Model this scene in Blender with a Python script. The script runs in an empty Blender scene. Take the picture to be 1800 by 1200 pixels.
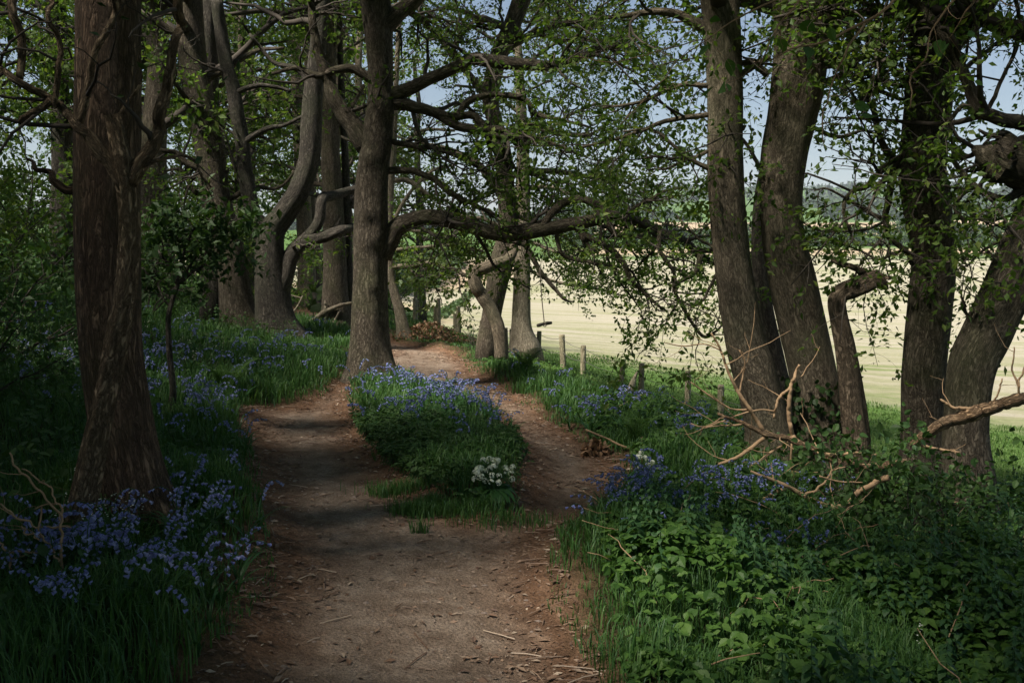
import bpy, math, random
import numpy as np
from mathutils import Vector

# ------------------------------------------------------------------ camera, sky, sun, exposure
random.seed(7)
RNG = np.random.default_rng(11)
SC = bpy.context.scene
COL = SC.collection

EYE = 1.6
FPX, CX, CY, HORIZON = 1750.0, 900.0, 600.0, 440.0          # the photograph's own pixel measures
PITCH = math.atan((CY - HORIZON) / FPX)
cam_data = bpy.data.cameras.new('camera')
cam_data.sensor_width = 36.0
cam_data.lens = 36.0 * FPX / 1800.0
cam_data.clip_start, cam_data.clip_end = 0.05, 12000.0
cam = bpy.data.objects.new('camera', cam_data)
COL.objects.link(cam)
cam.location = (0, 0, EYE)
cam.rotation_euler = (math.radians(90) - PITCH, 0, 0)
SC.camera = cam

SUN_EL, SUN_AZ = math.radians(56), math.atan2(-0.80, -0.60)  # azimuth clockwise from +Y: the sun is behind and to the left
SUN_DIR = np.array([math.sin(SUN_AZ) * math.cos(SUN_EL), math.cos(SUN_AZ) * math.cos(SUN_EL), math.sin(SUN_EL)])
world = bpy.data.worlds.new('World')
SC.world = world
world.use_nodes = True
wn = world.node_tree.nodes
sky = wn.new('ShaderNodeTexSky')
sky.sky_type = 'NISHITA'
sky.sun_disc = False
sky.sun_elevation = SUN_EL
sky.sun_rotation = SUN_AZ
sky.air_density = 1.0
sky.dust_density = 1.0
world.node_tree.links.new(sky.outputs[0], wn['Background'].inputs[0])
wn['Background'].inputs[1].default_value = 0.05

sun_data = bpy.data.lights.new('sun', 'SUN')
sun_data.energy = 5.0
sun_data.angle = math.radians(10)
sun_data.color = (1.0, 0.93, 0.82)
sun = bpy.data.objects.new('sun', sun_data)
COL.objects.link(sun)
sun.rotation_euler = Vector(SUN_DIR).to_track_quat('Z', 'Y').to_euler()

SC.view_settings.view_transform = 'Standard'
SC.view_settings.look = 'None'
SC.view_settings.gamma = 1.0
SC.view_settings.exposure = 1.06
SC.cycles.max_bounces = 6
SC.cycles.diffuse_bounces = 3
SC.cycles.glossy_bounces = 2
SC.cycles.transmission_bounces = 3
SC.cycles.transparent_max_bounces = 4
SC.cycles.caustics_reflective = False
SC.cycles.caustics_refractive = False
SC.cycles.sample_clamp_indirect = 4.0
SC.cycles.use_denoising = True

# ------------------------------------------------------------------ pixel rays
def ray(px, py):
    a, b = (np.asarray(px, float) - CX) / FPX, (CY - np.asarray(py, float)) / FPX
    cp, sp = math.cos(PITCH), math.sin(PITCH)
    return np.stack([a, cp + b * sp, -sp + b * cp], -1)

def at(px, py, Y):
    d = ray(px, py)
    return np.array([0, 0, EYE]) + d * (np.asarray(Y, float) / d[..., 1])[..., None]

def project(p):
    q = np.asarray(p, float) - np.array([0, 0, EYE])
    cp, sp = math.cos(PITCH), math.sin(PITCH)
    f = q[..., 1] * cp - q[..., 2] * sp
    u = q[..., 1] * sp + q[..., 2] * cp
    f = np.where(f < 0.05, 0.05, f)
    return CX + FPX * q[..., 0] / f, CY - FPX * u / f

# ------------------------------------------------------------------ noise
def _hash(ix, iy, iz, seed):
    h = (ix * 374761393 + iy * 668265263 + iz * 2147483647 + seed * 974711) & 0xFFFFFFFF
    h = ((h ^ (h >> 13)) * 1274126177) & 0xFFFFFFFF
    return ((h ^ (h >> 16)) & 0xFFFF) / 65535.0

def noise(p, seed=0):
    p = np.asarray(p, float)
    if p.shape[-1] == 2:
        p = np.concatenate([p, np.zeros(p.shape[:-1] + (1,))], -1)
    i = np.floor(p).astype(np.int64)
    f = p - i
    f = f * f * (3 - 2 * f)
    out = 0
    for dx in (0, 1):
        for dy in (0, 1):
            for dz in (0, 1):
                w = (f[..., 0] if dx else 1 - f[..., 0]) * (f[..., 1] if dy else 1 - f[..., 1]) * (f[..., 2] if dz else 1 - f[..., 2])
                out = out + w * _hash(i[..., 0] + dx, i[..., 1] + dy, i[..., 2] + dz, seed)
    return out * 2 - 1

def fbm(p, seed=0, octaves=3):
    p = np.asarray(p, float)
    return sum(noise(p * 2.0 ** k, seed + k) * 0.5 ** k for k in range(octaves))

def softplus(x, k=0.6):
    x = np.asarray(x, float)
    return np.where(x / k > 20, x, k * np.log1p(np.exp(np.clip(x / k, -40, 20))))

def smooth(a, b, x):
    t = np.clip((np.asarray(x, float) - a) / (b - a), 0, 1)
    return t * t * (3 - 2 * t)

# ------------------------------------------------------------------ terrain
def interp(tab, y):
    t = np.array(tab, float)
    return np.interp(y, t[:, 0], t[:, 1])

X_LEFT = [(0, -1.2), (4, -1.1), (6, -1.45), (9.5, -2.6), (13, -2.1), (18, -4.2), (24, -5.6), (40, -10), (80, -30)]
X_RIGHT = [(0, .45), (4, .4), (6, .45), (8, 1.0), (9, .75), (13, 0.0), (16.5, -1.0), (24, -3), (40, -7), (80, -18)]
F_TAB = [(-500, 0), (0, 0), (10, -1.0), (25, -2.2), (60, -4.0), (120, -5.0), (200, -5.2), (5000, -5.2)]
R_TAB = [(0, 0), (150, 0), (250, 1.2), (350, 5), (500, 14), (700, 25), (1000, 42), (1500, 84), (2200, 140), (3000, 165), (6000, 170)]

def fence_w(x, y):
    return (x - 3.15) * 0.89 + (y - 15) * 0.46

def h0(x, y):
    x, y = np.asarray(x, float), np.asarray(y, float)
    u = softplus(interp(X_LEFT, y) - x - 0.5)
    bank = 5.5 * np.tanh(0.23 * u / 5.5) * (1 - smooth(45, 110, y))
    v = softplus(x - interp(X_RIGHT, y) - 0.18)
    fall = -1.6 * np.tanh(0.33 * v / 1.6)
    w = fence_w(x, y)
    f = np.interp(w, *np.array(F_TAB, float).T)
    r = np.hypot(x * 0.4, y)
    t = np.where(y > 1, x / np.maximum(y, 1), 0)
    k = 1 - 0.62 * (1 - smooth(-0.15, 0.22, t)) * smooth(450, 1200, r)
    rise = np.interp(r, *np.array(R_TAB, float).T) * k * smooth(0, 60, y)
    big = fbm(np.stack([x, y], -1) / 420.0, 5) * 14 * smooth(500, 1500, r)
    return bank + fall + f + rise + big

def gpix(px, py, fn=None):
    """the ground point seen at a pixel"""
    fn = fn or h0
    d = ray(px, py)
    ys = np.concatenate([np.arange(2.0, 60, 0.02), np.arange(60, 3000, 0.5)])
    p = np.array([0, 0, EYE]) + d[None, :] * (ys / d[1])[:, None]
    below = p[:, 2] < fn(p[:, 0], p[:, 1])
    k = int(np.argmax(below)) if below.any() else len(ys) - 1
    return p[k]

def catmull(pts, n):
    P = np.asarray(pts, float)
    if len(P) < 3:
        t = np.linspace(0, 1, n)[:, None]
        return P[0] * (1 - t) + P[-1] * t
    seg = np.r_[0, np.cumsum(np.linalg.norm(np.diff(P[:, :3], axis=0), axis=1))]
    s = np.linspace(0, seg[-1], n)
    Q = np.vstack([2 * P[0] - P[1], P, 2 * P[-1] - P[-2]])
    k = np.clip(np.searchsorted(seg, s, side='right') - 1, 0, len(P) - 2)
    t = ((s - seg[k]) / np.maximum(seg[k + 1] - seg[k], 1e-9))[:, None]
    a, b, c, d = Q[k], Q[k + 1], Q[k + 2], Q[k + 3]
    return 0.5 * (2 * b + (c - a) * t + (2 * a - 5 * b + 4 * c - d) * t ** 2 + (3 * b - a - 3 * c + d) * t ** 3)

PATH_PX = [(330, 1290), (400, 1200), (440, 1120), (478, 1010), (490, 950), (477, 880), (460, 800), (434, 738), (450, 718), (520, 710),
           (575, 694), (612, 668), (640, 640), (672, 614), (640, 586), (600, 571), (545, 563), (500, 560), (460, 553), (500, 547), (560, 550), (620, 566),
           (690, 598), (760, 611), (800, 622), (830, 650), (900, 692), (960, 740), (1008, 770), (1068, 798), (1094, 832),
           (1062, 868), (1008, 906), (958, 945), (945, 1000), (972, 1050), (985, 1110), (1000, 1160), (1012, 1200), (1080, 1290)]
ISLAND_PX = [(600, 690), (612, 740), (640, 780), (680, 830), (740, 868), (800, 897), (850, 903), (900, 888), (930, 860), (938, 830),
             (920, 790), (890, 750), (860, 716), (825, 696), (760, 676), (700, 660), (660, 642), (632, 655)]
PATH = np.array([gpix(*p)[:2] for p in PATH_PX])
PATH = np.vstack([[-1.6, -8], PATH, [0.9, -8]])
ISLAND = np.array([gpix(*p)[:2] for p in ISLAND_PX])

def poly_sd(P, x, y):
    """signed distance to a polygon, negative inside"""
    x, y = np.ravel(x), np.ravel(y)
    best, inside = np.full(x.shape, 1e9), np.zeros(x.shape, bool)
    for a, b in zip(P, np.roll(P, -1, 0)):
        e = b - a
        t = np.clip(((x - a[0]) * e[0] + (y - a[1]) * e[1]) / (e @ e + 1e-12), 0, 1)
        best = np.minimum(best, np.hypot(x - a[0] - t * e[0], y - a[1] - t * e[1]))
        c = (a[1] > y) != (b[1] > y)
        xx = a[0] + (y - a[1]) * e[0] / np.where(abs(e[1]) < 1e-9, 1e-9, e[1])
        inside ^= c & (x < xx)
    return np.where(inside, -best, best)

def path_sd(x, y):
    """negative on the trodden earth"""
    return np.maximum(poly_sd(PATH, x, y), -poly_sd(ISLAND, x, y))

def ground(x, y, sd=None):
    x, y = np.ravel(np.asarray(x, float)), np.ravel(np.asarray(y, float))
    if sd is None:
        sd = np.full(x.shape, 9.0)
        m = (abs(x) < 9) & (y < 32) & (y > -9)
        if m.any():
            sd[m] = path_sd(x[m], y[m])
    rough = fbm(np.stack([x, y], -1) * 1.6, 3) * 0.05 + fbm(np.stack([x, y], -1) * 7, 9, 2) * 0.012
    near = 1 - smooth(30, 60, np.hypot(x, y))
    return h0(x, y) + near * (smooth(-0.25, 0.35, sd) * 0.11 + rough * smooth(-0.3, 0.3, sd) + rough * 0.35 - 0.05)

# ------------------------------------------------------------------ mesh building
def link(o, parent=None):
    COL.objects.link(o)
    if parent is not None:
        o.parent = parent
    return o

def mesh_data(name, V, F, mats, smooth_shade=True, attrs=None, fmat=None):
    """V (n,3); F a list of (m,k) arrays of vertex indices"""
    me = bpy.data.meshes.new(name)
    V = np.asarray(V, np.float32)
    F = [np.asarray(f, np.int32) for f in (F if isinstance(F, list) else [F]) if len(f)]
    me.vertices.add(len(V))
    me.vertices.foreach_set('co', V.ravel())
    tot = np.concatenate([np.full(len(f), f.shape[1], np.int32) for f in F])
    me.loops.add(int(tot.sum()))
    me.loops.foreach_set('vertex_index', np.concatenate([f.ravel() for f in F]))
    me.polygons.add(len(tot))
    me.polygons.foreach_set('loop_start', np.r_[0, np.cumsum(tot)[:-1]].astype(np.int32))
    me.polygons.foreach_set('use_smooth', np.full(len(tot), smooth_shade, bool))
    for m in (mats if isinstance(mats, (list, tuple)) else [mats]):
        me.materials.append(m)
    if fmat is not None:
        me.polygons.foreach_set('material_index', np.asarray(fmat, np.int32))
    for k, v in (attrs or {}).items():
        v = np.asarray(v, np.float32)
        a = me.attributes.new(k, 'FLOAT' if v.ndim == 1 else 'FLOAT_VECTOR', 'POINT')
        a.data.foreach_set('value' if v.ndim == 1 else 'vector', v.ravel())
    me.update(calc_edges=True)
    return me

class MB:
    """collects pieces of geometry for one mesh object"""
    def __init__(self):
        self.v, self.f, self.m, self.c, self.n = [], [], [], [], 0
    def add(self, V, F, mat=0, co=None):
        V = np.asarray(V, float).reshape(-1, 3)
        for f in (F if isinstance(F, list) else [F]):
            if len(f):
                self.f.append(np.asarray(f, np.int64) + self.n)
                self.m.append(np.full(len(f), mat))
        self.v.append(V)
        self.c.append(np.zeros_like(V) if co is None else np.asarray(co, float).reshape(-1, 3))
        self.n += len(V)
        return self
    def data(self, name, mats, smooth_shade=True):
        return mesh_data(name, np.concatenate(self.v), self.f, mats, smooth_shade, {'barkco': np.concatenate(self.c)}, np.concatenate(self.m))
    def build(self, name, mats, parent=None, smooth_shade=True):
        o = bpy.data.objects.new(name, self.data(name, mats, smooth_shade))
        return link(o, parent)

def tag(o, label=None, cat=None, group=None, kind=None):
    for k, v in (('label', label), ('category', cat), ('group', group), ('kind', kind)):
        if v:
            o[k] = v
    return o

def empty(name, loc, label=None, cat=None, group=None):
    o = bpy.data.objects.new(name, None)
    o.empty_display_size = 0.2
    COL.objects.link(o)
    o.location = loc
    return tag(o, label, cat, group)

def thing_mesh(mb_list, name, loc):
    """shift pieces so that the thing's origin is LOC"""
    for mb in mb_list:
        mb.v = [v - np.asarray(loc) for v in mb.v]

def norm(v):
    return v / np.maximum(np.linalg.norm(v, axis=-1, keepdims=True), 1e-9)

def frames(T):
    ref = np.where(abs(T[..., 2:3]) > 0.9, np.array([0, 1.0, 0]), np.array([0, 0, 1.0]))
    A = norm(np.cross(ref, T))
    return A, np.cross(T, A)

def tubes(P, R, sides=5, cap=True):
    """a batch of tubes: P (B,K,3), R (B,K)"""
    P, R = np.asarray(P, float), np.asarray(R, float)
    B, K = P.shape[:2]
    T = norm(np.gradient(P, axis=1))
    ref = norm(P[:, -1] - P[:, 0])
    A0, _ = frames(ref)
    A0 = np.repeat(A0[:, None], K, 1)
    A = norm(A0 - (A0 * T).sum(-1, keepdims=True) * T)
    Bn = np.cross(T, A)
    th = np.arange(sides) / sides * 2 * math.pi
    c, s = np.cos(th), np.sin(th)
    off = A[:, :, None] * c[None, None, :, None] + Bn[:, :, None] * s[None, None, :, None]
    V = P[:, :, None] + off * R[:, :, None, None]
    L = np.concatenate([np.zeros((B, 1)), np.cumsum(np.linalg.norm(np.diff(P, axis=1), axis=-1), 1)], 1)
    co = np.stack([np.broadcast_to(R[:, :, None] * c, (B, K, sides)), np.broadcast_to(R[:, :, None] * s, (B, K, sides)),
                   np.broadcast_to(L[:, :, None], (B, K, sides)) + np.arange(B)[:, None, None] * 3.7], -1)
    idx = np.arange(B * K * sides).reshape(B, K, sides)
    n = np.roll(idx, -1, 2)
    F = np.stack([idx[:, :-1], n[:, :-1], n[:, 1:], idx[:, 1:]], -1).reshape(-1, 4)
    fs = [F]
    if cap and sides >= 3:
        fs += [idx[:, -1, :].reshape(B, sides), idx[:, 0, ::-1].reshape(B, sides)]
    return V.reshape(-1, 3), fs, co.reshape(-1, 3)

def trunk_tube(P, R, sides=28, rough=0.06, seed=0, flare=0.0, lumps=()):
    """one thick tube along P with an uneven, knotted surface; FLARE spreads root buttresses at its foot"""
    P, R = np.asarray(P, float), np.asarray(R, float)
    K = len(P)
    T = norm(np.gradient(P, axis=0))
    A = np.zeros_like(P)
    a, _ = frames(T[:1])
    a = a[0]
    for k in range(K):
        a = a - (a @ T[k]) * T[k]
        a = a / np.linalg.norm(a)
        A[k] = a
    Bn = np.cross(T, A)
    th = np.arange(sides) / sides * 2 * math.pi
    L = np.r_[0, np.cumsum(np.linalg.norm(np.diff(P, axis=0), axis=1))]
    c, s = np.cos(th)[None], np.sin(th)[None]
    q = np.stack([np.broadcast_to(c, (K, sides)), np.broadcast_to(s, (K, sides)), np.broadcast_to(L[:, None], (K, sides))], -1)
    big = fbm(q * np.array([1.3, 1.3, 1.1]), seed, 3)
    ridge = noise(q * np.array([4.5, 4.5, 2.2]), seed + 20)
    r = R[:, None] * (1 + rough * big + rough * 0.45 * ridge)
    if flare:
        lob = 0.55 + 0.45 * np.cos(th * 5 + seed) + 0.3 * np.cos(th * 3 + seed * 2.1)
        r = r * (1 + flare * np.exp(-L / 0.28)[:, None] * lob[None])
    for (l0, t0, amp, size) in lumps:
        dt = np.angle(np.exp(1j * (th - t0)))[None] * R[:, None]
        r = r + amp * np.exp(-(((L[:, None] - l0) / size) ** 2 + (dt / size) ** 2))
    V = P[:, None] + A[:, None] * (c * r)[..., None] + Bn[:, None] * (s * r)[..., None]
    co = np.stack([R[:, None] * c, R[:, None] * s, np.broadcast_to(L[:, None] + seed * 1.7, (K, sides))], -1)
    idx = np.arange(K * sides).reshape(K, sides)
    n = np.roll(idx, -1, 1)
    F = np.stack([idx[:-1], n[:-1], n[1:], idx[1:]], -1).reshape(-1, 4)
    return V.reshape(-1, 3), [F, idx[-1:].copy(), idx[:1, ::-1].copy()], co.reshape(-1, 3)

# leaf outlines: (along, across, lift), faces
DIAMOND = (np.array([(0, 0, 0), (.42, .27, .05), (1, 0, -.05), (.42, -.27, .05)]), [np.array([(0, 1, 2), (0, 2, 3)])])
OAK = (np.array([(0, 0, 0), (.28, .13, .03), (.45, .28, .06), (.58, .17, .03), (.8, .24, .02), (1, 0, -.08), (.8, -.24, .02), (.58, -.17, .03), (.45, -.28, .06), (.28, -.13, .03), (.55, 0, 0)]),
       [np.array([(0, 1, 10), (1, 2, 10), (2, 3, 10), (3, 4, 10), (4, 5, 10), (5, 6, 10), (6, 7, 10), (7, 8, 10), (8, 9, 10), (9, 0, 10)])])
OVATE = (np.array([(0, 0, 0), (.15, .22, .04), (.4, .34, .07), (.55, .29, .04), (.72, .22, .02), (1, 0, -.10), (.72, -.22, .02), (.55, -.29, .04), (.4, -.34, .07), (.15, -.22, .04), (.35, 0, 0), (.7, 0, -.03)]),
         [np.array([(0, 1, 10), (1, 2, 10), (9, 0, 10), (8, 9, 10)]), np.array([(2, 3, 11, 10), (7, 8, 10, 11)]), np.array([(3, 4, 11), (4, 5, 11), (5, 6, 11), (6, 7, 11)])])
LANCE = (np.array([(0, 0, 0), (.2, .07, .03), (.5, .11, .03), (1, 0, -.25), (.5, -.11, .03), (.2, -.07, .03), (.3, 0, .02), (.6, 0, -.03)]),
         [np.array([(0, 1, 6), (5, 0, 6), (2, 3, 7), (3, 4, 7)]), np.array([(1, 2, 7, 6), (4, 5, 6, 7)])])

def leaves(C, D, N, S, shape=DIAMOND, wide=1.0):
    """one leaf per row: centre of the stalk C, axis D, face normal N, length S"""
    D = norm(D)
    N = norm(N - (N * D).sum(-1, keepdims=True) * D)
    W = np.cross(N, D)
    T, F = shape
    V = C[:, None] + (D[:, None] * T[None, :, 0:1] + W[:, None] * T[None, :, 1:2] * wide + N[:, None] * T[None, :, 2:3]) * np.asarray(S)[:, None, None]
    off = np.arange(len(C)) * len(T)
    fs = [(f[None] + off[:, None, None]).reshape(-1, f.shape[1]) for f in F]
    return V.reshape(-1, 3), fs

SHADE = 0.27                                    # how closely the crowns above the picture are leafed
GAPS = []                                       # (point, radius): where the crowns are open to the sun
GAP_GROW = 1.7
def sun_gaps(C):
    keep = np.ones(len(C), bool)
    for g, r in GAPS:
        q = C - g
        s = q @ SUN_DIR
        d2 = (q * q).sum(-1) - s * s
        keep &= ~((s > 2.6) & (d2 < (r * GAP_GROW) ** 2))
    return keep

# ------------------------------------------------------------------ materials
def new_mat(name):
    m = bpy.data.materials.new(name)
    m.use_nodes = True
    nt = m.node_tree
    return m, nt, nt.nodes, nt.links, nt.nodes['Principled BSDF']

def nd(nt, typ, **kw):
    n = nt.nodes.new(typ)
    for k, v in kw.items():
        if k.startswith('i_'):
            n.inputs[k[2:].replace('_', ' ')].default_value = v
        else:
            setattr(n, k, v)
    return n

def ramp(nt, src, stops):
    r = nt.nodes.new('ShaderNodeValToRGB')
    e = r.color_ramp.elements
    while len(e) < len(stops):
        e.new(0.5)
    for k, (p, c) in enumerate(stops):
        e[k].position = p
        e[k].color = (*c, 1)
    nt.links.new(src, r.inputs[0])
    return r.outputs[0]

def mix(nt, fac, a, b, mode='MIX'):
    n = nt.nodes.new('ShaderNodeMix')
    n.data_type = 'RGBA'
    n.blend_type = mode
    for s, v in ((n.inputs[0], fac), (n.inputs[6], a), (n.inputs[7], b)):
        if hasattr(v, 'is_output'):
            nt.links.new(v, s)
        elif isinstance(v, (int, float)):
            s.default_value = v
        else:
            s.default_value = (*v, 1)
    return n.outputs[2]

def bark(name, dark, light, moss=(.07, .09, .03), moss_amt=0.35, scale=46.0, depth=0.8, plates=False):
    m, nt, N, L, bs = new_mat(name)
    at_ = nd(nt, 'ShaderNodeAttribute', attribute_name='barkco')
    mp = nd(nt, 'ShaderNodeMapping')
    mp.inputs['Scale'].default_value = (1, 1, 0.2)
    L.new(at_.outputs['Vector'], mp.inputs[0])
    wob = nd(nt, 'ShaderNodeTexNoise', i_Scale=scale * .28, i_Detail=5.0, i_Roughness=.65)
    L.new(mp.outputs[0], wob.inputs['Vector'])
    add = nd(nt, 'ShaderNodeVectorMath', operation='MULTIPLY_ADD')
    L.new(wob.outputs['Color'], add.inputs[0])
    add.inputs[1].default_value = (3.2 / scale, 3.2 / scale, 2.6 / scale)
    L.new(mp.outputs[0], add.inputs[2])
    mp2 = nd(nt, 'ShaderNodeMapping')
    mp2.inputs['Scale'].default_value = (1, 1, .2 if plates else .34)
    L.new(at_.outputs['Vector'], mp2.inputs[0])
    fi = nd(nt, 'ShaderNodeTexNoise', i_Scale=scale * .6, i_Detail=6.0, i_Roughness=.68, i_Distortion=.6)
    L.new(mp2.outputs[0], fi.inputs['Vector'])
    off = nd(nt, 'ShaderNodeMath', operation='SUBTRACT'); L.new(fi.outputs['Fac'], off.inputs[0]); off.inputs[1].default_value = .5
    ab = nd(nt, 'ShaderNodeMath', operation='ABSOLUTE'); L.new(off.outputs[0], ab.inputs[0])
    crack = nd(nt, 'ShaderNodeMapRange')
    crack.inputs['From Max'].default_value = 0.10
    L.new(ab.outputs[0], crack.inputs[0])
    if plates:
        vo = nd(nt, 'ShaderNodeTexVoronoi', feature='DISTANCE_TO_EDGE', i_Scale=scale * .55)
        L.new(add.outputs[0], vo.inputs['Vector'])
        c2 = nd(nt, 'ShaderNodeMapRange'); c2.inputs['From Max'].default_value = .10
        L.new(vo.outputs['Distance'], c2.inputs[0])
        c3 = nd(nt, 'ShaderNodeMath', operation='MULTIPLY'); L.new(crack.outputs[0], c3.inputs[0]); L.new(c2.outputs[0], c3.inputs[1])
        crack = c3
    no = nd(nt, 'ShaderNodeTexNoise', i_Scale=70.0, i_Detail=4.0, i_Roughness=0.7)
    L.new(mp.outputs[0], no.inputs['Vector'])
    col = ramp(nt, crack.outputs[0], [(0, [c * 0.75 for c in dark]), (.35, [(a_ + b_) / 2 for a_, b_ in zip(dark, light)]), (1, light)])
    plate = nd(nt, 'ShaderNodeTexNoise', i_Scale=scale * .5, i_Detail=3.0)
    L.new(add.outputs[0], plate.inputs['Vector'])
    col = mix(nt, .7, col, ramp(nt, plate.outputs['Fac'], [(.3, (.55, .55, .55)), (.7, (1.3, 1.28, 1.25))]), 'MULTIPLY')
    tint = nd(nt, 'ShaderNodeTexNoise', i_Scale=2.6, i_Detail=4.0)
    L.new(at_.outputs['Vector'], tint.inputs['Vector'])
    mr = nd(nt, 'ShaderNodeMapRange')
    mr.inputs['From Min'].default_value, mr.inputs['From Max'].default_value = 0.45, 0.7
    mr.inputs['To Max'].default_value = moss_amt
    L.new(tint.outputs['Fac'], mr.inputs[0])
    col = mix(nt, mr.outputs[0], col, moss)
    col = mix(nt, 0.5, col, ramp(nt, no.outputs['Fac'], [(.28, (.3, .3, .3)), (.72, (1.5, 1.5, 1.5))]), 'MULTIPLY')
    L.new(col, bs.inputs['Base Color'])
    bs.inputs['Roughness'].default_value = 0.9
    bs.inputs['Specular IOR Level'].default_value = 0.2
    h = nd(nt, 'ShaderNodeMath', operation='MULTIPLY_ADD')
    L.new(no.outputs['Fac'], h.inputs[0])
    h.inputs[1].default_value = 0.5
    L.new(crack.outputs[0], h.inputs[2])
    bp = nd(nt, 'ShaderNodeBump', i_Strength=depth, i_Distance=0.02)
    L.new(h.outputs[0], bp.inputs['Height'])
    L.new(bp.outputs[0], bs.inputs['Normal'])
    return m

def leafmat(name, cols, trans=0.35, rough=0.55, spec=0.25):
    m, nt, N, L, bs = new_mat(name)
    g = nd(nt, 'ShaderNodeNewGeometry')
    col = ramp(nt, g.outputs['Random Per Island'], [(k / max(1, len(cols) - 1), c) for k, c in enumerate(cols)])
    L.new(col, bs.inputs['Base Color'])
    bs.inputs['Roughness'].default_value = rough
    bs.inputs['Specular IOR Level'].default_value = spec
    if trans:
        t = nd(nt, 'ShaderNodeBsdfTranslucent')
        L.new(mix(nt, 1.0, col, (1.25, 1.35, .6), 'MULTIPLY'), t.inputs['Color'])
        ms = nd(nt, 'ShaderNodeMixShader')
        ms.inputs[0].default_value = trans
        L.new(bs.outputs[0], ms.inputs[1])
        L.new(t.outputs[0], ms.inputs[2])
        L.new(ms.outputs[0], N['Material Output'].inputs['Surface'])
    return m

def plain(name, col, rough=0.8, var=0.25, scale=30.0, bump=0.3):
    m, nt, N, L, bs = new_mat(name)
    tc = nd(nt, 'ShaderNodeTexCoord')
    no = nd(nt, 'ShaderNodeTexNoise', i_Scale=scale, i_Detail=4.0)
    L.new(tc.outputs['Object'], no.inputs['Vector'])
    L.new(mix(nt, no.outputs['Fac'], [c * (1 - var) for c in col], [c * (1 + var) for c in col]), bs.inputs['Base Color'])
    bs.inputs['Roughness'].default_value = rough
    bs.inputs['Specular IOR Level'].default_value = 0.25
    bp = nd(nt, 'ShaderNodeBump', i_Strength=bump, i_Distance=0.01)
    L.new(no.outputs['Fac'], bp.inputs['Height'])
    L.new(bp.outputs[0], bs.inputs['Normal'])
    return m

M = {}
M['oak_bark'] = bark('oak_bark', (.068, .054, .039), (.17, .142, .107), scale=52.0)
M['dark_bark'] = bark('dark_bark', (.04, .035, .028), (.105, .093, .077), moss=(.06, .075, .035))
M['pine_bark'] = bark('pine_bark', (.085, .058, .04), (.22, .152, .104), moss=(.07, .075, .03), moss_amt=.3, scale=44.0, depth=1.0, plates=True)
M['gnarl_bark'] = bark('gnarl_bark', (.135, .095, .06), (.35, .26, .17), moss=(.14, .12, .06), scale=60.0, depth=1.0)
M['stump_bark'] = bark('stump_bark', (.10, .075, .05), (.29, .22, .155), moss=(.2, .17, .12), scale=60.0, depth=1.0)
M['grey_bark'] = bark('grey_bark', (.105, .085, .06), (.25, .205, .148), moss=(.10, .115, .06), scale=60.0, depth=.7)
M['pale_bark'] = bark('pale_bark', (.15, .12, .09), (.36, .31, .235), moss=(.12, .14, .07), moss_amt=.3, scale=60.0, depth=.5)
M['twig'] = plain('twig', (.06, .05, .04), var=.4)
M['pale_twig'] = plain('pale_twig', (.34, .225, .13), var=.35)
M['deadwood'] = bark('deadwood', (.20, .12, .065), (.48, .32, .19), moss=(.30, .26, .19), moss_amt=.4, scale=60.0, depth=1.0)
M['oak_leaf'] = leafmat('oak_leaf', [(.055, .10, .022), (.07, .125, .026), (.09, .15, .032), (.115, .18, .04), (.16, .20, .05)], trans=.5)
M['far_leaf'] = leafmat('far_leaf', [(.05, .085, .02), (.07, .11, .025), (.10, .14, .035), (.13, .17, .045)], trans=.4)
M['dark_leaf'] = leafmat('dark_leaf', [(.022, .05, .014), (.03, .065, .018), (.045, .08, .02)], trans=.25)
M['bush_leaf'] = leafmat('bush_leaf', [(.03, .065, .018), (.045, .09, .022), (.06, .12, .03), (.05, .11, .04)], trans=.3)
M['bramble_leaf'] = leafmat('bramble_leaf', [(.04, .095, .02), (.06, .13, .027), (.08, .165, .033), (.11, .20, .042)], trans=.3, rough=.5)
M['nettle_leaf'] = leafmat('nettle_leaf', [(.035, .09, .035), (.05, .12, .04), (.07, .15, .05)], trans=.3)
M['grass'] = leafmat('grass', [(.04, .10, .028), (.055, .135, .033), (.075, .165, .042), (.10, .185, .05), (.07, .15, .075)], trans=.3, rough=.5)
M['field_grass'] = leafmat('field_grass', [(.05, .11, .025), (.075, .14, .03), (.10, .17, .045), (.14, .19, .07)], trans=.3)
M['bluebell'] = leafmat('bluebell', [(.155, .175, .45), (.205, .23, .54), (.26, .29, .60), (.35, .38, .68)], trans=.3, rough=.6)
M['bluebell_leaf'] = leafmat('bluebell_leaf', [(.03, .09, .03), (.045, .115, .035)], trans=.25, rough=.4)
M['white_petal'] = leafmat('white_petal', [(.75, .77, .70), (.82, .83, .76)], trans=.25)
M['dead_leaf'] = leafmat('dead_leaf', [(.16, .085, .045), (.22, .125, .07), (.30, .19, .11), (.12, .065, .04)], trans=.1)
M['litter'] = leafmat('litter', [(.12, .07, .045), (.17, .10, .065), (.28, .19, .13), (.10, .06, .045), (.45, .35, .26)], trans=0)
M['stone'] = plain('stone', (.22, .17, .14), scale=60)
M['post_wood'] = bark('post_wood', (.20, .17, .11), (.42, .37, .26), moss=(.14, .15, .08), moss_amt=.4, scale=30.0, depth=.5)
M['wire'] = plain('wire', (.10, .095, .09), rough=.6)
M['rope'] = plain('rope', (.12, .10, .08))
M['hedge_leaf'] = leafmat('hedge_leaf', [(.03, .06, .018), (.045, .08, .022), (.06, .10, .03)], trans=.15)
M['wood_far'] = leafmat('wood_far', [(.025, .05, .02), (.035, .065, .022), (.05, .08, .03), (.03, .055, .025)], trans=.1)

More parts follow.
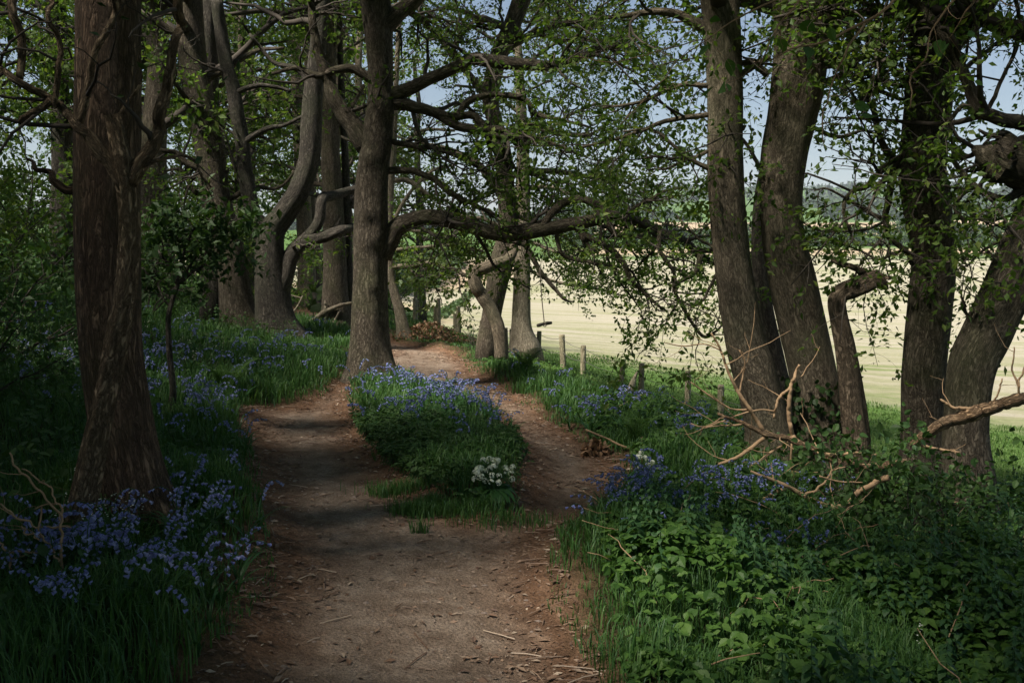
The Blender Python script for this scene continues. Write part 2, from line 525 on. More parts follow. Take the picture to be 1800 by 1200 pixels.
def ground_mat():
    m, nt, N, L, bs = new_mat('woodland_ground')
    geo = nd(nt, 'ShaderNodeNewGeometry')
    pa = nd(nt, 'ShaderNodeAttribute', attribute_name='path').outputs['Fac']
    fi = nd(nt, 'ShaderNodeAttribute', attribute_name='field').outputs['Fac']
    tan = nd(nt, 'ShaderNodeAttribute', attribute_name='straw').outputs['Fac']
    P = geo.outputs['Position']
    def nz(scale, detail=4.0, vec=P, rough=.55):
        n = nd(nt, 'ShaderNodeTexNoise', i_Scale=scale, i_Detail=detail, i_Roughness=rough)
        L.new(vec, n.inputs['Vector'])
        return n.outputs['Fac']
    n_big, n_mid, n_fine = nz(.9, 3), nz(6.0, 5, rough=.65), nz(70.0, 4, rough=.7)
    # trodden earth: compact and greyish in the middle, red-brown leaf mould at the edges
    earth = ramp(nt, n_mid, [(.3, (.165, .118, .086)), (.5, (.26, .195, .146)), (.72, (.37, .295, .232))])
    mould = ramp(nt, n_mid, [(.3, (.10, .056, .034)), (.55, (.20, .115, .07)), (.75, (.31, .20, .13))])
    pm = nd(nt, 'ShaderNodeMapRange')
    pm.inputs['From Min'].default_value, pm.inputs['From Max'].default_value = .05, .38
    add = nd(nt, 'ShaderNodeMath', operation='MULTIPLY_ADD')
    L.new(n_big, add.inputs[0]); add.inputs[1].default_value = .5; L.new(pa, add.inputs[2])
    sub = nd(nt, 'ShaderNodeMath', operation='SUBTRACT')
    L.new(add.outputs[0], sub.inputs[0]); sub.inputs[1].default_value = .25
    L.new(sub.outputs[0], pm.inputs[0])
    trod = mix(nt, pm.outputs[0], mould, earth)
    trod = mix(nt, .8, trod, ramp(nt, n_fine, [(.25, (.35, .32, .30)), (.5, (.95, .95, .95)), (.75, (1.8, 1.72, 1.65))]), 'MULTIPLY')
    vo = nd(nt, 'ShaderNodeTexVoronoi', i_Scale=38.0, i_Randomness=1.0)
    L.new(P, vo.inputs['Vector'])
    peb = nd(nt, 'ShaderNodeMath', operation='LESS_THAN'); L.new(vo.outputs['Distance'], peb.inputs[0]); peb.inputs[1].default_value = .16
    trod = mix(nt, peb.outputs[0], trod, mix(nt, vo.outputs['Color'], (.08, .06, .05), (.30, .22, .17)))
    # woodland floor under the plants
    floor_ = ramp(nt, n_mid, [(.3, (.022, .024, .012)), (.55, (.040, .045, .018)), (.75, (.065, .050, .03))])
    near_edge = nd(nt, 'ShaderNodeMapRange')
    near_edge.inputs['From Min'].default_value, near_edge.inputs['From Max'].default_value = -.35, .02
    e2 = nd(nt, 'ShaderNodeMath', operation='MULTIPLY_ADD')
    L.new(n_mid, e2.inputs[0]); e2.inputs[1].default_value = .35; L.new(pa, e2.inputs[2])
    e3 = nd(nt, 'ShaderNodeMath', operation='SUBTRACT'); L.new(e2.outputs[0], e3.inputs[0]); e3.inputs[1].default_value = .17
    L.new(e3.outputs[0], near_edge.inputs[0])
    col = mix(nt, near_edge.outputs[0], floor_, trod)
    # mown meadow: pale swaths and greener rows between them
    mp = nd(nt, 'ShaderNodeMapping')
    mp.inputs['Rotation'].default_value = (0, 0, math.radians(-8))
    mp.inputs['Scale'].default_value = (.045, .42, 1)
    L.new(P, mp.inputs[0])
    sw = nz(1.0, 4, mp.outputs[0], .6)
    sw2 = nz(.03, 3)
    sadd = nd(nt, 'ShaderNodeMath', operation='MULTIPLY_ADD')
    L.new(sw2, sadd.inputs[0]); sadd.inputs[1].default_value = .7; L.new(sw, sadd.inputs[2])
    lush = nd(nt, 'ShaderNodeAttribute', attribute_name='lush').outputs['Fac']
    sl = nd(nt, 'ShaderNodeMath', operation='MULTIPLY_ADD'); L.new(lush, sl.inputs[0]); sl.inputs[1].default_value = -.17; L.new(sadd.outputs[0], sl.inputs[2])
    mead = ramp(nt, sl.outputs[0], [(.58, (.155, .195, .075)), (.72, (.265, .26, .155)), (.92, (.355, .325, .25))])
    gr = nz(3.0, 5, rough=.7)
    mead = mix(nt, .5, mead, ramp(nt, gr, [(.25, (.6, .62, .55)), (.75, (1.3, 1.28, 1.3))]), 'MULTIPLY')
    straw = ramp(nt, sw, [(.35, (.31, .235, .15)), (.65, (.40, .315, .215))])
    mead = mix(nt, tan, mead, straw)
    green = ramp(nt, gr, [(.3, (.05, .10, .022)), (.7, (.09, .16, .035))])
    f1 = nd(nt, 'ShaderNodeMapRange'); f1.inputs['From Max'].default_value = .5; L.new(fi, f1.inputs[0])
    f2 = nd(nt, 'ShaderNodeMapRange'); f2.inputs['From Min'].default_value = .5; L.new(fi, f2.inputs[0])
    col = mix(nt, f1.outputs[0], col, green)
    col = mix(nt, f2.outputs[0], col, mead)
    L.new(col, bs.inputs['Base Color'])
    bs.inputs['Roughness'].default_value = .95
    bs.inputs['Specular IOR Level'].default_value = .12
    n_grit = nz(22.0, 5, rough=.75)
    h1 = nd(nt, 'ShaderNodeMath', operation='MULTIPLY_ADD'); L.new(n_grit, h1.inputs[0]); h1.inputs[1].default_value = .9; L.new(n_mid, h1.inputs[2])
    hh = nd(nt, 'ShaderNodeMath', operation='MULTIPLY_ADD'); L.new(n_fine, hh.inputs[0]); hh.inputs[1].default_value = .5; L.new(h1.outputs[0], hh.inputs[2])
    bp = nd(nt, 'ShaderNodeBump', i_Strength=1.0, i_Distance=.035)
    L.new(hh.outputs[0], bp.inputs['Height'])
    L.new(bp.outputs[0], bs.inputs['Normal'])
    return m

# ------------------------------------------------------------------ the ground
def build_ground():
    def axis(lo, hi, step, far_lo, far_hi, g=1.09):
        a = list(np.arange(lo, hi, step))
        d, x = step, a[-1]
        while x < far_hi:
            d *= g; x += d; a.append(x)
        d, x, b = step, lo, []
        while x > far_lo:
            d *= g; x -= d; b.append(x)
        return np.array(b[::-1] + a)
    xs = axis(-7, 6, .07, -4000, 4000)
    ys = axis(1.5, 24, .08, -60, 5200, 1.06)
    X, Y = np.meshgrid(xs, ys)
    x, y = X.ravel(), Y.ravel()
    sd = np.full(x.shape, 9.0)
    m = (abs(x) < 9) & (y < 32) & (y > -9)
    sd[m] = path_sd(x[m], y[m])
    z = ground(x, y, sd)
    nx, ny = len(xs), len(ys)
    i = np.arange(nx * ny).reshape(ny, nx)
    F = np.stack([i[:-1, :-1], i[:-1, 1:], i[1:, 1:], i[1:, :-1]], -1).reshape(-1, 4)
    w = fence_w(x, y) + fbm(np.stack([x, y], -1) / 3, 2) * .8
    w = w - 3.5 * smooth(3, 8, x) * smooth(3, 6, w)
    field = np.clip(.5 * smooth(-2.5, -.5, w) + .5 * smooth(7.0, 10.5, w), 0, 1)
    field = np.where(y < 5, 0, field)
    far = y > 60
    meadow, tan = np.ones(x.shape), np.zeros(x.shape)
    q = np.stack([x[far], y[far]], -1)
    wob = fbm(q / 40, 3, 2) * 5
    def zone(px):
        return smooth(3, -3, poly_sd(np.array([gpix(*c_)[:2] for c_ in px]), q[:, 0], q[:, 1]) + wob)
    mown = smooth(362, 350, q[:, 1] + wob) * smooth(-.062, -.02, q[:, 0] / q[:, 1] + smooth(60, 330, q[:, 1]) * .0)
    t1 = zone([(590, 545), (690, 532), (760, 518), (835, 505), (905, 497), (915, 440), (800, 457), (690, 490), (590, 520)])
    t2 = np.maximum(smooth(370, 378, q[:, 1] + wob) * smooth(425, 415, q[:, 1] + wob), smooth(540, 560, q[:, 1] + wob) * smooth(1000, 950, q[:, 1] + wob)) * smooth(.02, .10, q[:, 0] / q[:, 1])
    low = smooth(362, 350, q[:, 1] + wob)
    meadow[far] = np.clip(np.maximum(low, np.maximum(t1, t2)), 0, 1)
    tan[far] = np.maximum(t1, t2)
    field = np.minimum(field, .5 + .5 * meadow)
    straw = tan
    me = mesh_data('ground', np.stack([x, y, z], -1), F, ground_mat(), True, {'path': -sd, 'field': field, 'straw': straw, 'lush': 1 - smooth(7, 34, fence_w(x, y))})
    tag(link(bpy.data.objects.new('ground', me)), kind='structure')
build_ground()

# ------------------------------------------------------------------ where the sun comes through
for gx, gy, r in [(735, 640, .8), (790, 630, .7), (700, 615, .7), (920, 745, .28), (960, 785, .22), (560, 738, .35),
                  (1130, 740, .4), (1190, 690, .5), (1060, 690, .4), (700, 700, .25), (760, 590, .8), (850, 650, .4), (940, 650, .5)]:
    GAPS.append((gpix(gx, gy), r))
GAPS += [(np.array([-.35, 4.6, 0]), .34), (np.array([-.2, 6.4, 0]), .36), (np.array([1.3, 4.6, .3]), .25), (np.array([-1.6, 9.3, 0]), .4), (at(190, 420, 5.0), .22), (at(205, 700, 5.0), .2), (at(1640, 450, 8.6), .3), (at(855, 540, 15.1), .5), (at(860, 470, 15.1), .4), (np.array([-1.0, 17.5, 0]), .8), (np.array([-.9, 10.5, .3]), .5)]
GAPS += [(at(368, 270, 13.0), .35), (at(1275, 200, 8.8), .4), (at(1385, 790, 7.8), .35), (at(1480, 815, 7.8), .3), (at(917, 480, 18.4), .6), (at(703, 545, 18.8), .5), (at(650, 560, 11.6), .3), (at(990, 620, 18.4), .5),
         (at(780, 450, 20.0), .9), (at(990, 600, 18.5), .6), (at(700, 520, 20.), .6),
         (at(1120, 1040, 4.5), .42), (at(1320, 760, 7.7), .5), (at(1440, 800, 7.7), .5), (at(1390, 700, 7.7), .4), (at(1720, 725, 7.6), .25), (at(1500, 500, 8.6), .2)]
GAPS += [(at(60, 560, 11.0), .7), (at(110, 640, 10.0), .5), (at(420, 640, 13.0), .5)]

# ------------------------------------------------------------------ branching
def grow(P, R, rng, dens, length, K=6, tmin=.2, spread=.9, flat=.55, wig=.28, droop=.0, rr=.6, rmax=.05, tip=.25, up=.0):
    B, Kp = P.shape[:2]
    L = np.linalg.norm(np.diff(P, axis=1), axis=-1).sum(1)
    n = np.maximum(1, (dens * L + rng.random(B)).astype(int))
    pi = np.repeat(np.arange(B), n)
    t = tmin + (1 - tmin) * rng.random(len(pi)) ** .85
    k = np.clip((t * (Kp - 1)).astype(int), 0, Kp - 2)
    f = (t * (Kp - 1) - k)[:, None]
    a, b = P[pi, k], P[pi, k + 1]
    pos = a * (1 - f) + b * f
    tan = norm(b - a)
    r0 = np.minimum((R[pi, k] * (1 - f[:, 0]) + R[pi, k + 1] * f[:, 0]) * rr, rmax)
    q = norm(rng.normal(size=(len(pi), 3)))
    q = norm(q - (q * tan).sum(-1, keepdims=True) * tan * .8)
    q[:, 2] *= flat
    d = norm(tan * .55 + q * spread + np.array([0, 0, up]))
    ln = (length[0] + (length[1] - length[0]) * rng.random(len(pi))) * (1 - .35 * t)
    out = [pos]
    for _ in range(K - 1):
        d = norm(d + rng.normal(size=d.shape) * wig * np.array([1, 1, .8]) + np.array([0, 0, -droop]))
        pos = pos + d * (ln / (K - 1))[:, None]
        out.append(pos)
    Q = np.stack(out, 1)
    RR = r0[:, None] * np.linspace(1, tip, K)[None]
    return Q, RR

def leaf_on(P, rng, per, spread, size, upness=.7, tmin=.1):
    B, K = P.shape[:2]
    i = np.repeat(np.arange(B), per)
    node = np.ceil(rng.random(len(i)) ** .7 * 3) / 3                     # leaves sit in sprays at a few nodes of the twig
    t = np.clip(tmin + (1 - tmin) * node + rng.normal(size=len(i)) * .045, 0, 1)
    k = np.clip((t * (K - 1)).astype(int), 0, K - 2)
    f = (t * (K - 1) - k)[:, None]
    a, b = P[i, k], P[i, k + 1]
    C = a * (1 - f) + b * f + rng.normal(size=(len(i), 3)) * spread
    D = norm(b - a) * .35 + norm(rng.normal(size=(len(i), 3))) + np.array([0, 0, -.15])
    N = norm(rng.normal(size=(len(i), 3))) * .75 + np.array([0, 0, upness])
    S = size * (0.5 + .95 * rng.random(len(i)))
    return C, D, N, S

def px_line(pts, Y, n):
    """(px, py, width[, depth offset]) -> points and radii"""
    q = []
    for p in pts:
        y = Y + (p[3] if len(p) > 3 else 0)
        q.append([*at(p[0], p[1], y), p[2] * .5 * y / FPX])
    c = catmull(q, n)
    return c[:, :3], np.maximum(c[:, 3], .002)

def make_tree(name, label, cat, trunk, limbs=(), Y=None, top=9.0, mat='oak_bark', leaf='oak_leaf', seed=1, auto=8, auto_h=4.0, auto_len=(1.8, 3.6),
              d2=5.5, l2=(.6, 1.6), d3=7.5, l3=(.3, .7), per=11, size=.075, shade_size=.2, shade_per=6, flare=.35, rough=.07, group=None, lumps=(), droop=.02,
              twig='twig', shape=DIAMOND, spread=.042, up_r=.5, lean=(0, 0), bare=()):
    rng = np.random.default_rng(seed)
    b = trunk[0]
    if Y is None:
        Y = gpix(b[0], b[1])[1]
    base = at(b[0], b[1], Y)
    base[2] = ground(base[0], base[1])[0] - .12
    n = max(24, int(len(trunk) * 9))
    P, R = px_line(trunk, Y, n)
    if base[2] < P[0, 2] - .02:
        P = np.vstack([base + np.array([0, 0, 0]), P]); R = np.r_[R[0] * 1.05, R]
    tdir = norm(P[-1] - P[-6])
    ext, er, p, r, d = [], [], P[-1], R[-1], tdir
    while p[2] < top:
        d = norm(d * .8 + np.array([lean[0], lean[1], 1.0]) * .25 + rng.normal(size=3) * .09)
        p = p + d * .3
        r = max(r * (1 - .3 * .85 / max(top - 4, 1)), .02)
        ext.append(p); er.append(r)
    nv = len(P)
    if ext:
        P2, R2 = np.vstack([P, ext]), np.r_[R, er]
    else:
        P2, R2 = P, R
    root = empty(name, base, label, cat, group)
    mb = MB()
    sides = 36 if Y < 11 else 24
    mb.add(*[q for q in [trunk_tube(P2, R2, sides, rough, seed, flare, lumps)]][0][:2], 0, trunk_tube(P2, R2, sides, rough, seed, flare, lumps)[2])
    thing_mesh([mb], name, base)
    mb.build('trunk', M[mat], root)
    # main limbs that the photograph shows, each a part
    LP, LR = [], []
    nbare = 0
    for pts in limbs:
        q, rr = px_line(pts, Y, max(14, 4 * len(pts)))
        wob = fbm(np.stack([np.arange(len(q)) * .35, np.full(len(q), seed * 3.1 + len(LP))], -1), seed, 2)
        q = q + np.stack([np.zeros(len(q)), wob * .08 * np.linspace(0, 1, len(q)), wob * .015], -1)
        m2 = MB()
        v, f, c = trunk_tube(q, rr, 14 if rr[0] > .03 else 8, rough * 1.1, seed + 31 + len(LP))
        m2.add(v, f, 0, c)
        thing_mesh([m2], name, base)
        m2.build('limb', M[mat], root)
        if len(LP) + nbare in bare:
            nbare += 1
            continue
        c = catmull(np.c_[q, rr], 12)
        LP.append(c[:, :3]); LR.append(c[:, 3])
    # limbs above the picture's edge
    tw = MB()
    seen_limbs = len(LP)
    for k in range(auto):
        hz = auto_h + (top - auto_h) * (k + rng.random()) / auto * .97
        j = int(np.argmin(abs(P2[:, 2] - hz)))
        az = rng.random() * 2 * math.pi
        d = norm(np.array([math.cos(az), math.sin(az), .25 + .4 * rng.random()]))
        ln = (auto_len[0] + (auto_len[1] - auto_len[0]) * rng.random()) * (1.05 - .45 * (hz - auto_h) / max(top - auto_h, .1))
        q = [P2[j]]
        for _ in range(11):
            d = norm(d + rng.normal(size=3) * .17 + np.array([0, 0, -.02]))
            q.append(q[-1] + d * ln / 11)
        rr = np.linspace(min(R2[j] * up_r, .09), .012, 12)
        LP.append(np.array(q)); LR.append(rr)
        v, f, c = tubes(np.array(q)[None], rr[None], 7)
        tw.add(v, f, 0, c)
    crown = MB()
    if LP:
        LP, LR = np.array(LP), np.array(LR)
        A, Ar = grow(LP, LR, rng, d2, l2, 7, .12, .95, .6, .30, droop, .55, .03)
        keep = sun_gaps(A[:, -1]); A, Ar = A[keep], Ar[keep]
        Bp, Br = grow(A, Ar, rng, d3, l3, 5, .1, 1.0, .6, .34, droop, .6, .008, .35)
        tw.add(*tubes(A, Ar, 5)[:2], 0, tubes(A, Ar, 5)[2])
        tw.add(*tubes(Bp, Br, 3, False)[:2], 0, tubes(Bp, Br, 3, False)[2])
        if per:
            _, py = project(Bp[:, -1])
            vis = py > -140
            for part, pr, sz, sp, shp in ((Bp[vis], per, size, spread, shape), (Bp[~vis][rng.random((~vis).sum()) < SHADE], shade_per, shade_size, .12, DIAMOND)):
                if len(part):
                    C, D, N, S = leaf_on(part, rng, pr, sp, sz)
                    k = sun_gaps(C)
                    crown.add(*leaves(C[k], D[k], N[k], S[k], shp))
    thing_mesh([tw, crown], name, base)
    par = root
    if crown.n:
        par = crown.build('crown', M[leaf], root, False)
    if tw.n:
        tw.build('twigs', M[twig], par)
    return root, (P2, R2, LP, LR, Y, base)

# ------------------------------------------------------------------ the trees in the picture
T = {}
T['pine'] = make_tree('pine_tree', 'thick straight reddish brown trunk with plated bark, behind the twisted stem on the left', 'tree',
    [(257, 935, 140), (241, 880, 122), (223, 800, 115), (207, 700, 110), (195, 600, 108), (190, 450, 108), (188, 300, 108), (190, 120, 106), (190, 0, 105)],
    [[(150, 345, 16), (120, 332, 15), (95, 312, 13), (75, 300, 9), (40, 280, 5)]],
    mat='pine_bark', leaf='dark_leaf', seed=3, top=11, auto=9, auto_h=4.0, flare=.28, rough=.05, d2=3, d3=4, per=5, size=.07, shade_per=7)
T['gnarled'] = make_tree('gnarled_tree', 'thin twisted rough stem leaning across the front of the thick plated trunk', 'tree',
    [(132, 948, 48), (150, 860, 44), (166, 780, 42), (188, 680, 40), (205, 590, 42), (220, 500, 39), (227, 420, 36), (227, 360, 34), (222, 315, 34)],
    [[(222, 325, 26), (195, 285, 23), (165, 250, 21), (138, 220, 18), (90, 182, 15), (35, 138, 13), (-10, 120, 11)],
     [(140, 220, 14), (155, 155, 14), (166, 100, 13), (188, 45, 12), (203, -5, 11)],
     [(226, 325, 28), (250, 282, 25), (274, 245, 22), (281, 200, 20), (294, 150, 19), (306, 75, 17), (322, -8, 15)],
     [(90, 182, 14), (48, 205, 10), (45, 215, 4)], [(35, 140, 13), (38, 70, 15), (18, -5, 16)], [(95, 185, 10), (105, 110, 10), (96, 40, 9), (80, -5, 8)],
     [(245, 290, 8), (300, 275, 6), (345, 285, 5), (370, 330, 3)], [(190, 282, 8), (210, 200, 6), (245, 150, 5), (250, 90, 3)]],
    Y=4.75, mat='gnarl_bark', leaf='dark_leaf', seed=5, top=2.2, auto=0, flare=.15, rough=.24, d2=6.5, l2=(.3, .9), d3=6, l3=(.12, .4), per=1, size=.05, twig='twig')
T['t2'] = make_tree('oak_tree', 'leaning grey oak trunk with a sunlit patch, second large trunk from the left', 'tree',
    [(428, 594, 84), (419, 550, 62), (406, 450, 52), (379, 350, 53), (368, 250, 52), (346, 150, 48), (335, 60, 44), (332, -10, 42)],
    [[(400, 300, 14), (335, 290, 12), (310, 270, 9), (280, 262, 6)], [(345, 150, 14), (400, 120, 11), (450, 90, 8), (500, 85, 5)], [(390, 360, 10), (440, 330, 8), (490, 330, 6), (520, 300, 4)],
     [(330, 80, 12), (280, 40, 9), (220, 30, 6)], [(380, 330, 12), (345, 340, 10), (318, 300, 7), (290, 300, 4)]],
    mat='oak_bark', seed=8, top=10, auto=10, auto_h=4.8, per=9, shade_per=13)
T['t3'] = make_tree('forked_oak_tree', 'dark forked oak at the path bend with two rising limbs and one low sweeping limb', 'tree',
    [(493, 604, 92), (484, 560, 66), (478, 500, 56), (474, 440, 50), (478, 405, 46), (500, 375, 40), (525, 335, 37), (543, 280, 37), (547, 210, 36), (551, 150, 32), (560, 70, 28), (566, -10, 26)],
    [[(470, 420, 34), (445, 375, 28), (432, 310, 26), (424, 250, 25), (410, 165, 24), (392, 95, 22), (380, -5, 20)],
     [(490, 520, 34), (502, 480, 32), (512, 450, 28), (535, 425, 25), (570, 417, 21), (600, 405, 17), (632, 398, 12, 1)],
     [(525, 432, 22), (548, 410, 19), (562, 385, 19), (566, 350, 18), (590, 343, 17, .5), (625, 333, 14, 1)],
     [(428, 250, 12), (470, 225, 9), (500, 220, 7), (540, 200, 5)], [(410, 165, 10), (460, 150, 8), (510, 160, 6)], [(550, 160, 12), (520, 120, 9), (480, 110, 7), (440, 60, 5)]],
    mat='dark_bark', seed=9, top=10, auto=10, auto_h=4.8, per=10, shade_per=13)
T['t4'] = make_tree('beech_tree', 'upright grey trunk just left of the central oak, dead branch at its foot', 'tree',
    [(590, 578, 66), (590, 540, 50), (589, 450, 40), (585, 350, 35), (580, 250, 33), (576, 150, 30), (572, 0, 28)],
    [[(575, 240, 12), (610, 200, 9), (640, 150, 6)], [(572, 200, 12), (530, 170, 9), (480, 180, 7), (430, 160, 5)], [(580, 330, 9), (545, 320, 7), (515, 300, 5)], [(576, 110, 12), (600, 60, 9), (640, 20, 7)]],
    mat='oak_bark', seed=12, top=11, auto=10, auto_h=5, per=9, shade_per=12)
T['t4b'] = make_tree('beech_tree', 'thin dark trunk squeezed between the grey trunk and the central oak', 'tree',
    [(613, 578, 24), (612, 500, 18), (610, 400, 15), (607, 280, 13), (600, 150, 11), (596, 0, 9)], [[(609, 380, 7), (630, 330, 6), (650, 280, 4)]],
    mat='dark_bark', seed=14, top=9, auto=5, auto_h=6, per=8, flare=.2)
for k, (q, lab) in enumerate([(((543, 545, 46), (540, 500, 34), (538, 440, 30), (533, 360, 27), (529, 270, 24), (522, 150, 20), (518, 0, 16)), 'further grey trunk beyond the far bend of the path, left of a close pair'),
                              (((558, 544, 30), (556, 500, 22), (554, 440, 19), (549, 350, 16), (545, 250, 13), (540, 100, 11)), 'slim far trunk beyond the far bend of the path, right of a close pair')]):
    T['far%d' % k] = make_tree('beech_tree', lab, 'tree', list(q), [], mat='grey_bark', seed=40 + k, top=11, auto=8, auto_h=4.5, per=8, leaf='far_leaf')
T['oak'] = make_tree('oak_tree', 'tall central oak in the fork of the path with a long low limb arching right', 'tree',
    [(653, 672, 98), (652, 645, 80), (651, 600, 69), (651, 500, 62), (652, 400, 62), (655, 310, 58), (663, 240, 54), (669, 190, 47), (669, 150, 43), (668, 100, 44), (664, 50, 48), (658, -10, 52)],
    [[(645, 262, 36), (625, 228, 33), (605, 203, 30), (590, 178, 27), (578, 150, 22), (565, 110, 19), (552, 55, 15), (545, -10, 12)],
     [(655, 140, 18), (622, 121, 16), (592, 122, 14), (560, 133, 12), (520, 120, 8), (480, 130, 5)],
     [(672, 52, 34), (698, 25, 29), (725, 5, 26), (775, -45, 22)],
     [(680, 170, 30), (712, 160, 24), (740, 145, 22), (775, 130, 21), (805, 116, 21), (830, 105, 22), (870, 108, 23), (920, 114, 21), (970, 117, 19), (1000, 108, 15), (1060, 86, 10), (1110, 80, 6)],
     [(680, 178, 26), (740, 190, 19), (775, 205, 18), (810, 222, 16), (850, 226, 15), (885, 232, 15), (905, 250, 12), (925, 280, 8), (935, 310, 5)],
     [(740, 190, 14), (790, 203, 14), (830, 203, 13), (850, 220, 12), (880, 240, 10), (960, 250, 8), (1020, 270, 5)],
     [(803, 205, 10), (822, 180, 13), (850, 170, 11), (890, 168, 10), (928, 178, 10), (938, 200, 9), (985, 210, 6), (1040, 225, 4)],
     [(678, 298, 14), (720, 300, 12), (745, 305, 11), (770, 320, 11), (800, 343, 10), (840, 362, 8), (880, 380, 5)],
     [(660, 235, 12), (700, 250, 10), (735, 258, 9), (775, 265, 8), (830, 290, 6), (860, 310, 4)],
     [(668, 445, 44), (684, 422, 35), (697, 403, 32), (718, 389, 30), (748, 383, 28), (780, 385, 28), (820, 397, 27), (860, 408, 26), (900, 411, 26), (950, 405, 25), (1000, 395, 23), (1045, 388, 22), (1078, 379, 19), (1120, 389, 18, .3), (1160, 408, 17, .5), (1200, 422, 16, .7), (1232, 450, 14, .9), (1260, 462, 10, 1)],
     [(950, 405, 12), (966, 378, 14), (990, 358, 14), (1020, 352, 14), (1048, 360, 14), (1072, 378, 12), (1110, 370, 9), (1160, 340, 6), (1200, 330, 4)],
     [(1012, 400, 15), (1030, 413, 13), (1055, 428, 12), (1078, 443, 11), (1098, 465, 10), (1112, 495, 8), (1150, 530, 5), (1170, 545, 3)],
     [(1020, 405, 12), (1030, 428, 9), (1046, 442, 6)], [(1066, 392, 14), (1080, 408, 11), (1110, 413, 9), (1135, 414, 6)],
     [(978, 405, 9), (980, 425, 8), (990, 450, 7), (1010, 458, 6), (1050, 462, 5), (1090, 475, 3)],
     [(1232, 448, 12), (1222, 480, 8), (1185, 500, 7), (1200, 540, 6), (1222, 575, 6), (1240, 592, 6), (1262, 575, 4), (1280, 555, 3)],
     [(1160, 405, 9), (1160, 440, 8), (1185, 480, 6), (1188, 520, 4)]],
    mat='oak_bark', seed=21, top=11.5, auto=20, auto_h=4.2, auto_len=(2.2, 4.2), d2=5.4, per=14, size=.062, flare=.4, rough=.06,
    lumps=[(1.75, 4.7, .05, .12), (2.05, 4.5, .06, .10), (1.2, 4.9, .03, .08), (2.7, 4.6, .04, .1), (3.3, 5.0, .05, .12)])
T['swing_tree'] = make_tree('oak_tree', 'dark trunk beside the fence with a snaking bent stem wrapped round its foot', 'tree',
    [(858, 604, 40), (864, 560, 35), (874, 500, 38), (885, 450, 41), (893, 420, 39), (893, 380, 34), (889, 330, 31), (884, 280, 30), (871, 220, 28), (862, 180, 28), (866, 140, 30), (880, 90, 31), (898, 50, 31), (920, -10, 32)],
    [[(882, 632, 25, -.5), (879, 590, 24, -.5), (868, 555, 23, -.5), (851, 526, 23, -.5), (838, 504, 23, -.5), (834, 488, 22, -.48), (842, 475, 22, -.46), (860, 468, 22, -.45), (879, 463, 21, -.42), (895, 453, 19, -.3), (902, 436, 18, -.1), (902, 412, 14)],
     [(905, 425, 12), (922, 430, 11), (935, 450, 10), (948, 475, 9), (968, 500, 8), (994, 526, 5), (1010, 530, 2)],
     [(872, 330, 16), (850, 300, 14), (835, 285, 12), (805, 270, 10), (780, 260, 7), (740, 250, 4)], [(878, 250, 14), (935, 225, 11), (980, 235, 8), (1040, 240, 5)],
     [(895, 370, 9), (925, 385, 8), (960, 395, 7), (1010, 430, 5), (1040, 470, 3)], [(862, 180, 16), (830, 140, 13), (790, 90, 10), (760, 50, 7)], [(880, 90, 16), (940, 60, 13), (1000, 40, 9), (1080, 30, 6)],
     [(890, 310, 12), (960, 300, 10), (1030, 310, 8), (1100, 320, 6), (1150, 360, 4)], [(885, 400, 8), (850, 385, 7), (810, 380, 6), (770, 370, 4)]],
    Y=15.6, bare=(0, 1), mat='oak_bark', seed=23, top=12, auto=19, auto_h=4.8, per=18, size=.065, d2=6.5, flare=.25)
[c for c in T['swing_tree'][0].children if c.name.startswith('limb')][0].data.materials[0] = M['grey_bark']
T['pale'] = make_tree('ash_tree', 'pale sunlit trunk at the fence beside the dark one with the snaking stem', 'tree',
    [(922, 612, 56), (917, 575, 37), (917, 520, 32), (918, 460, 31), (918, 400, 29), (919, 320, 25), (918, 240, 20), (914, 150, 16), (910, 60, 12), (908, -5, 10)],
    [[(922, 470, 7), (960, 490, 6), (1010, 502, 5), (1060, 510, 4), (1100, 520, 2)], [(925, 330, 9), (970, 330, 8), (1030, 350, 6), (1090, 360, 4)], [(917, 260, 8), (990, 210, 6), (1050, 180, 4)],
     [(915, 200, 8), (860, 160, 6), (800, 150, 4)], [(920, 420, 7), (970, 440, 6), (1020, 455, 4)]],
    Y=18.6, mat='pale_bark', seed=25, top=10, auto=16, auto_h=4.6, per=17, size=.07, leaf='far_leaf', flare=.3)
T['lean'] = make_tree('ash_tree', 'slim pale leaning trunk right of the central oak, above the brown leaf heap', 'tree',
    [(711, 597, 26), (703, 550, 19), (693, 515, 16), (686, 480, 14), (684, 420, 13), (686, 340, 13), (690, 280, 12), (695, 180, 10), (700, 60, 8)],
    [[(686, 470, 9), (720, 468, 9), (755, 462, 8), (790, 470, 8), (815, 482, 6), (835, 492, 4)], [(688, 320, 9), (716, 316, 9), (738, 330, 8), (762, 348, 6), (790, 352, 3)],
     [(688, 440, 7), (740, 435, 6), (790, 430, 5), (850, 440, 3)], [(690, 390, 7), (720, 340, 6), (760, 300, 5), (800, 290, 3)], [(692, 270, 8), (740, 230, 6), (800, 230, 4)], [(686, 400, 6), (760, 410, 5), (820, 430, 3)],
     [(690, 300, 8), (640, 260, 6), (600, 240, 4)]],
    mat='pale_bark', seed=27, top=9, auto=7, auto_h=6.5, per=15, size=.085, leaf='far_leaf', flare=.2, d2=5.5)
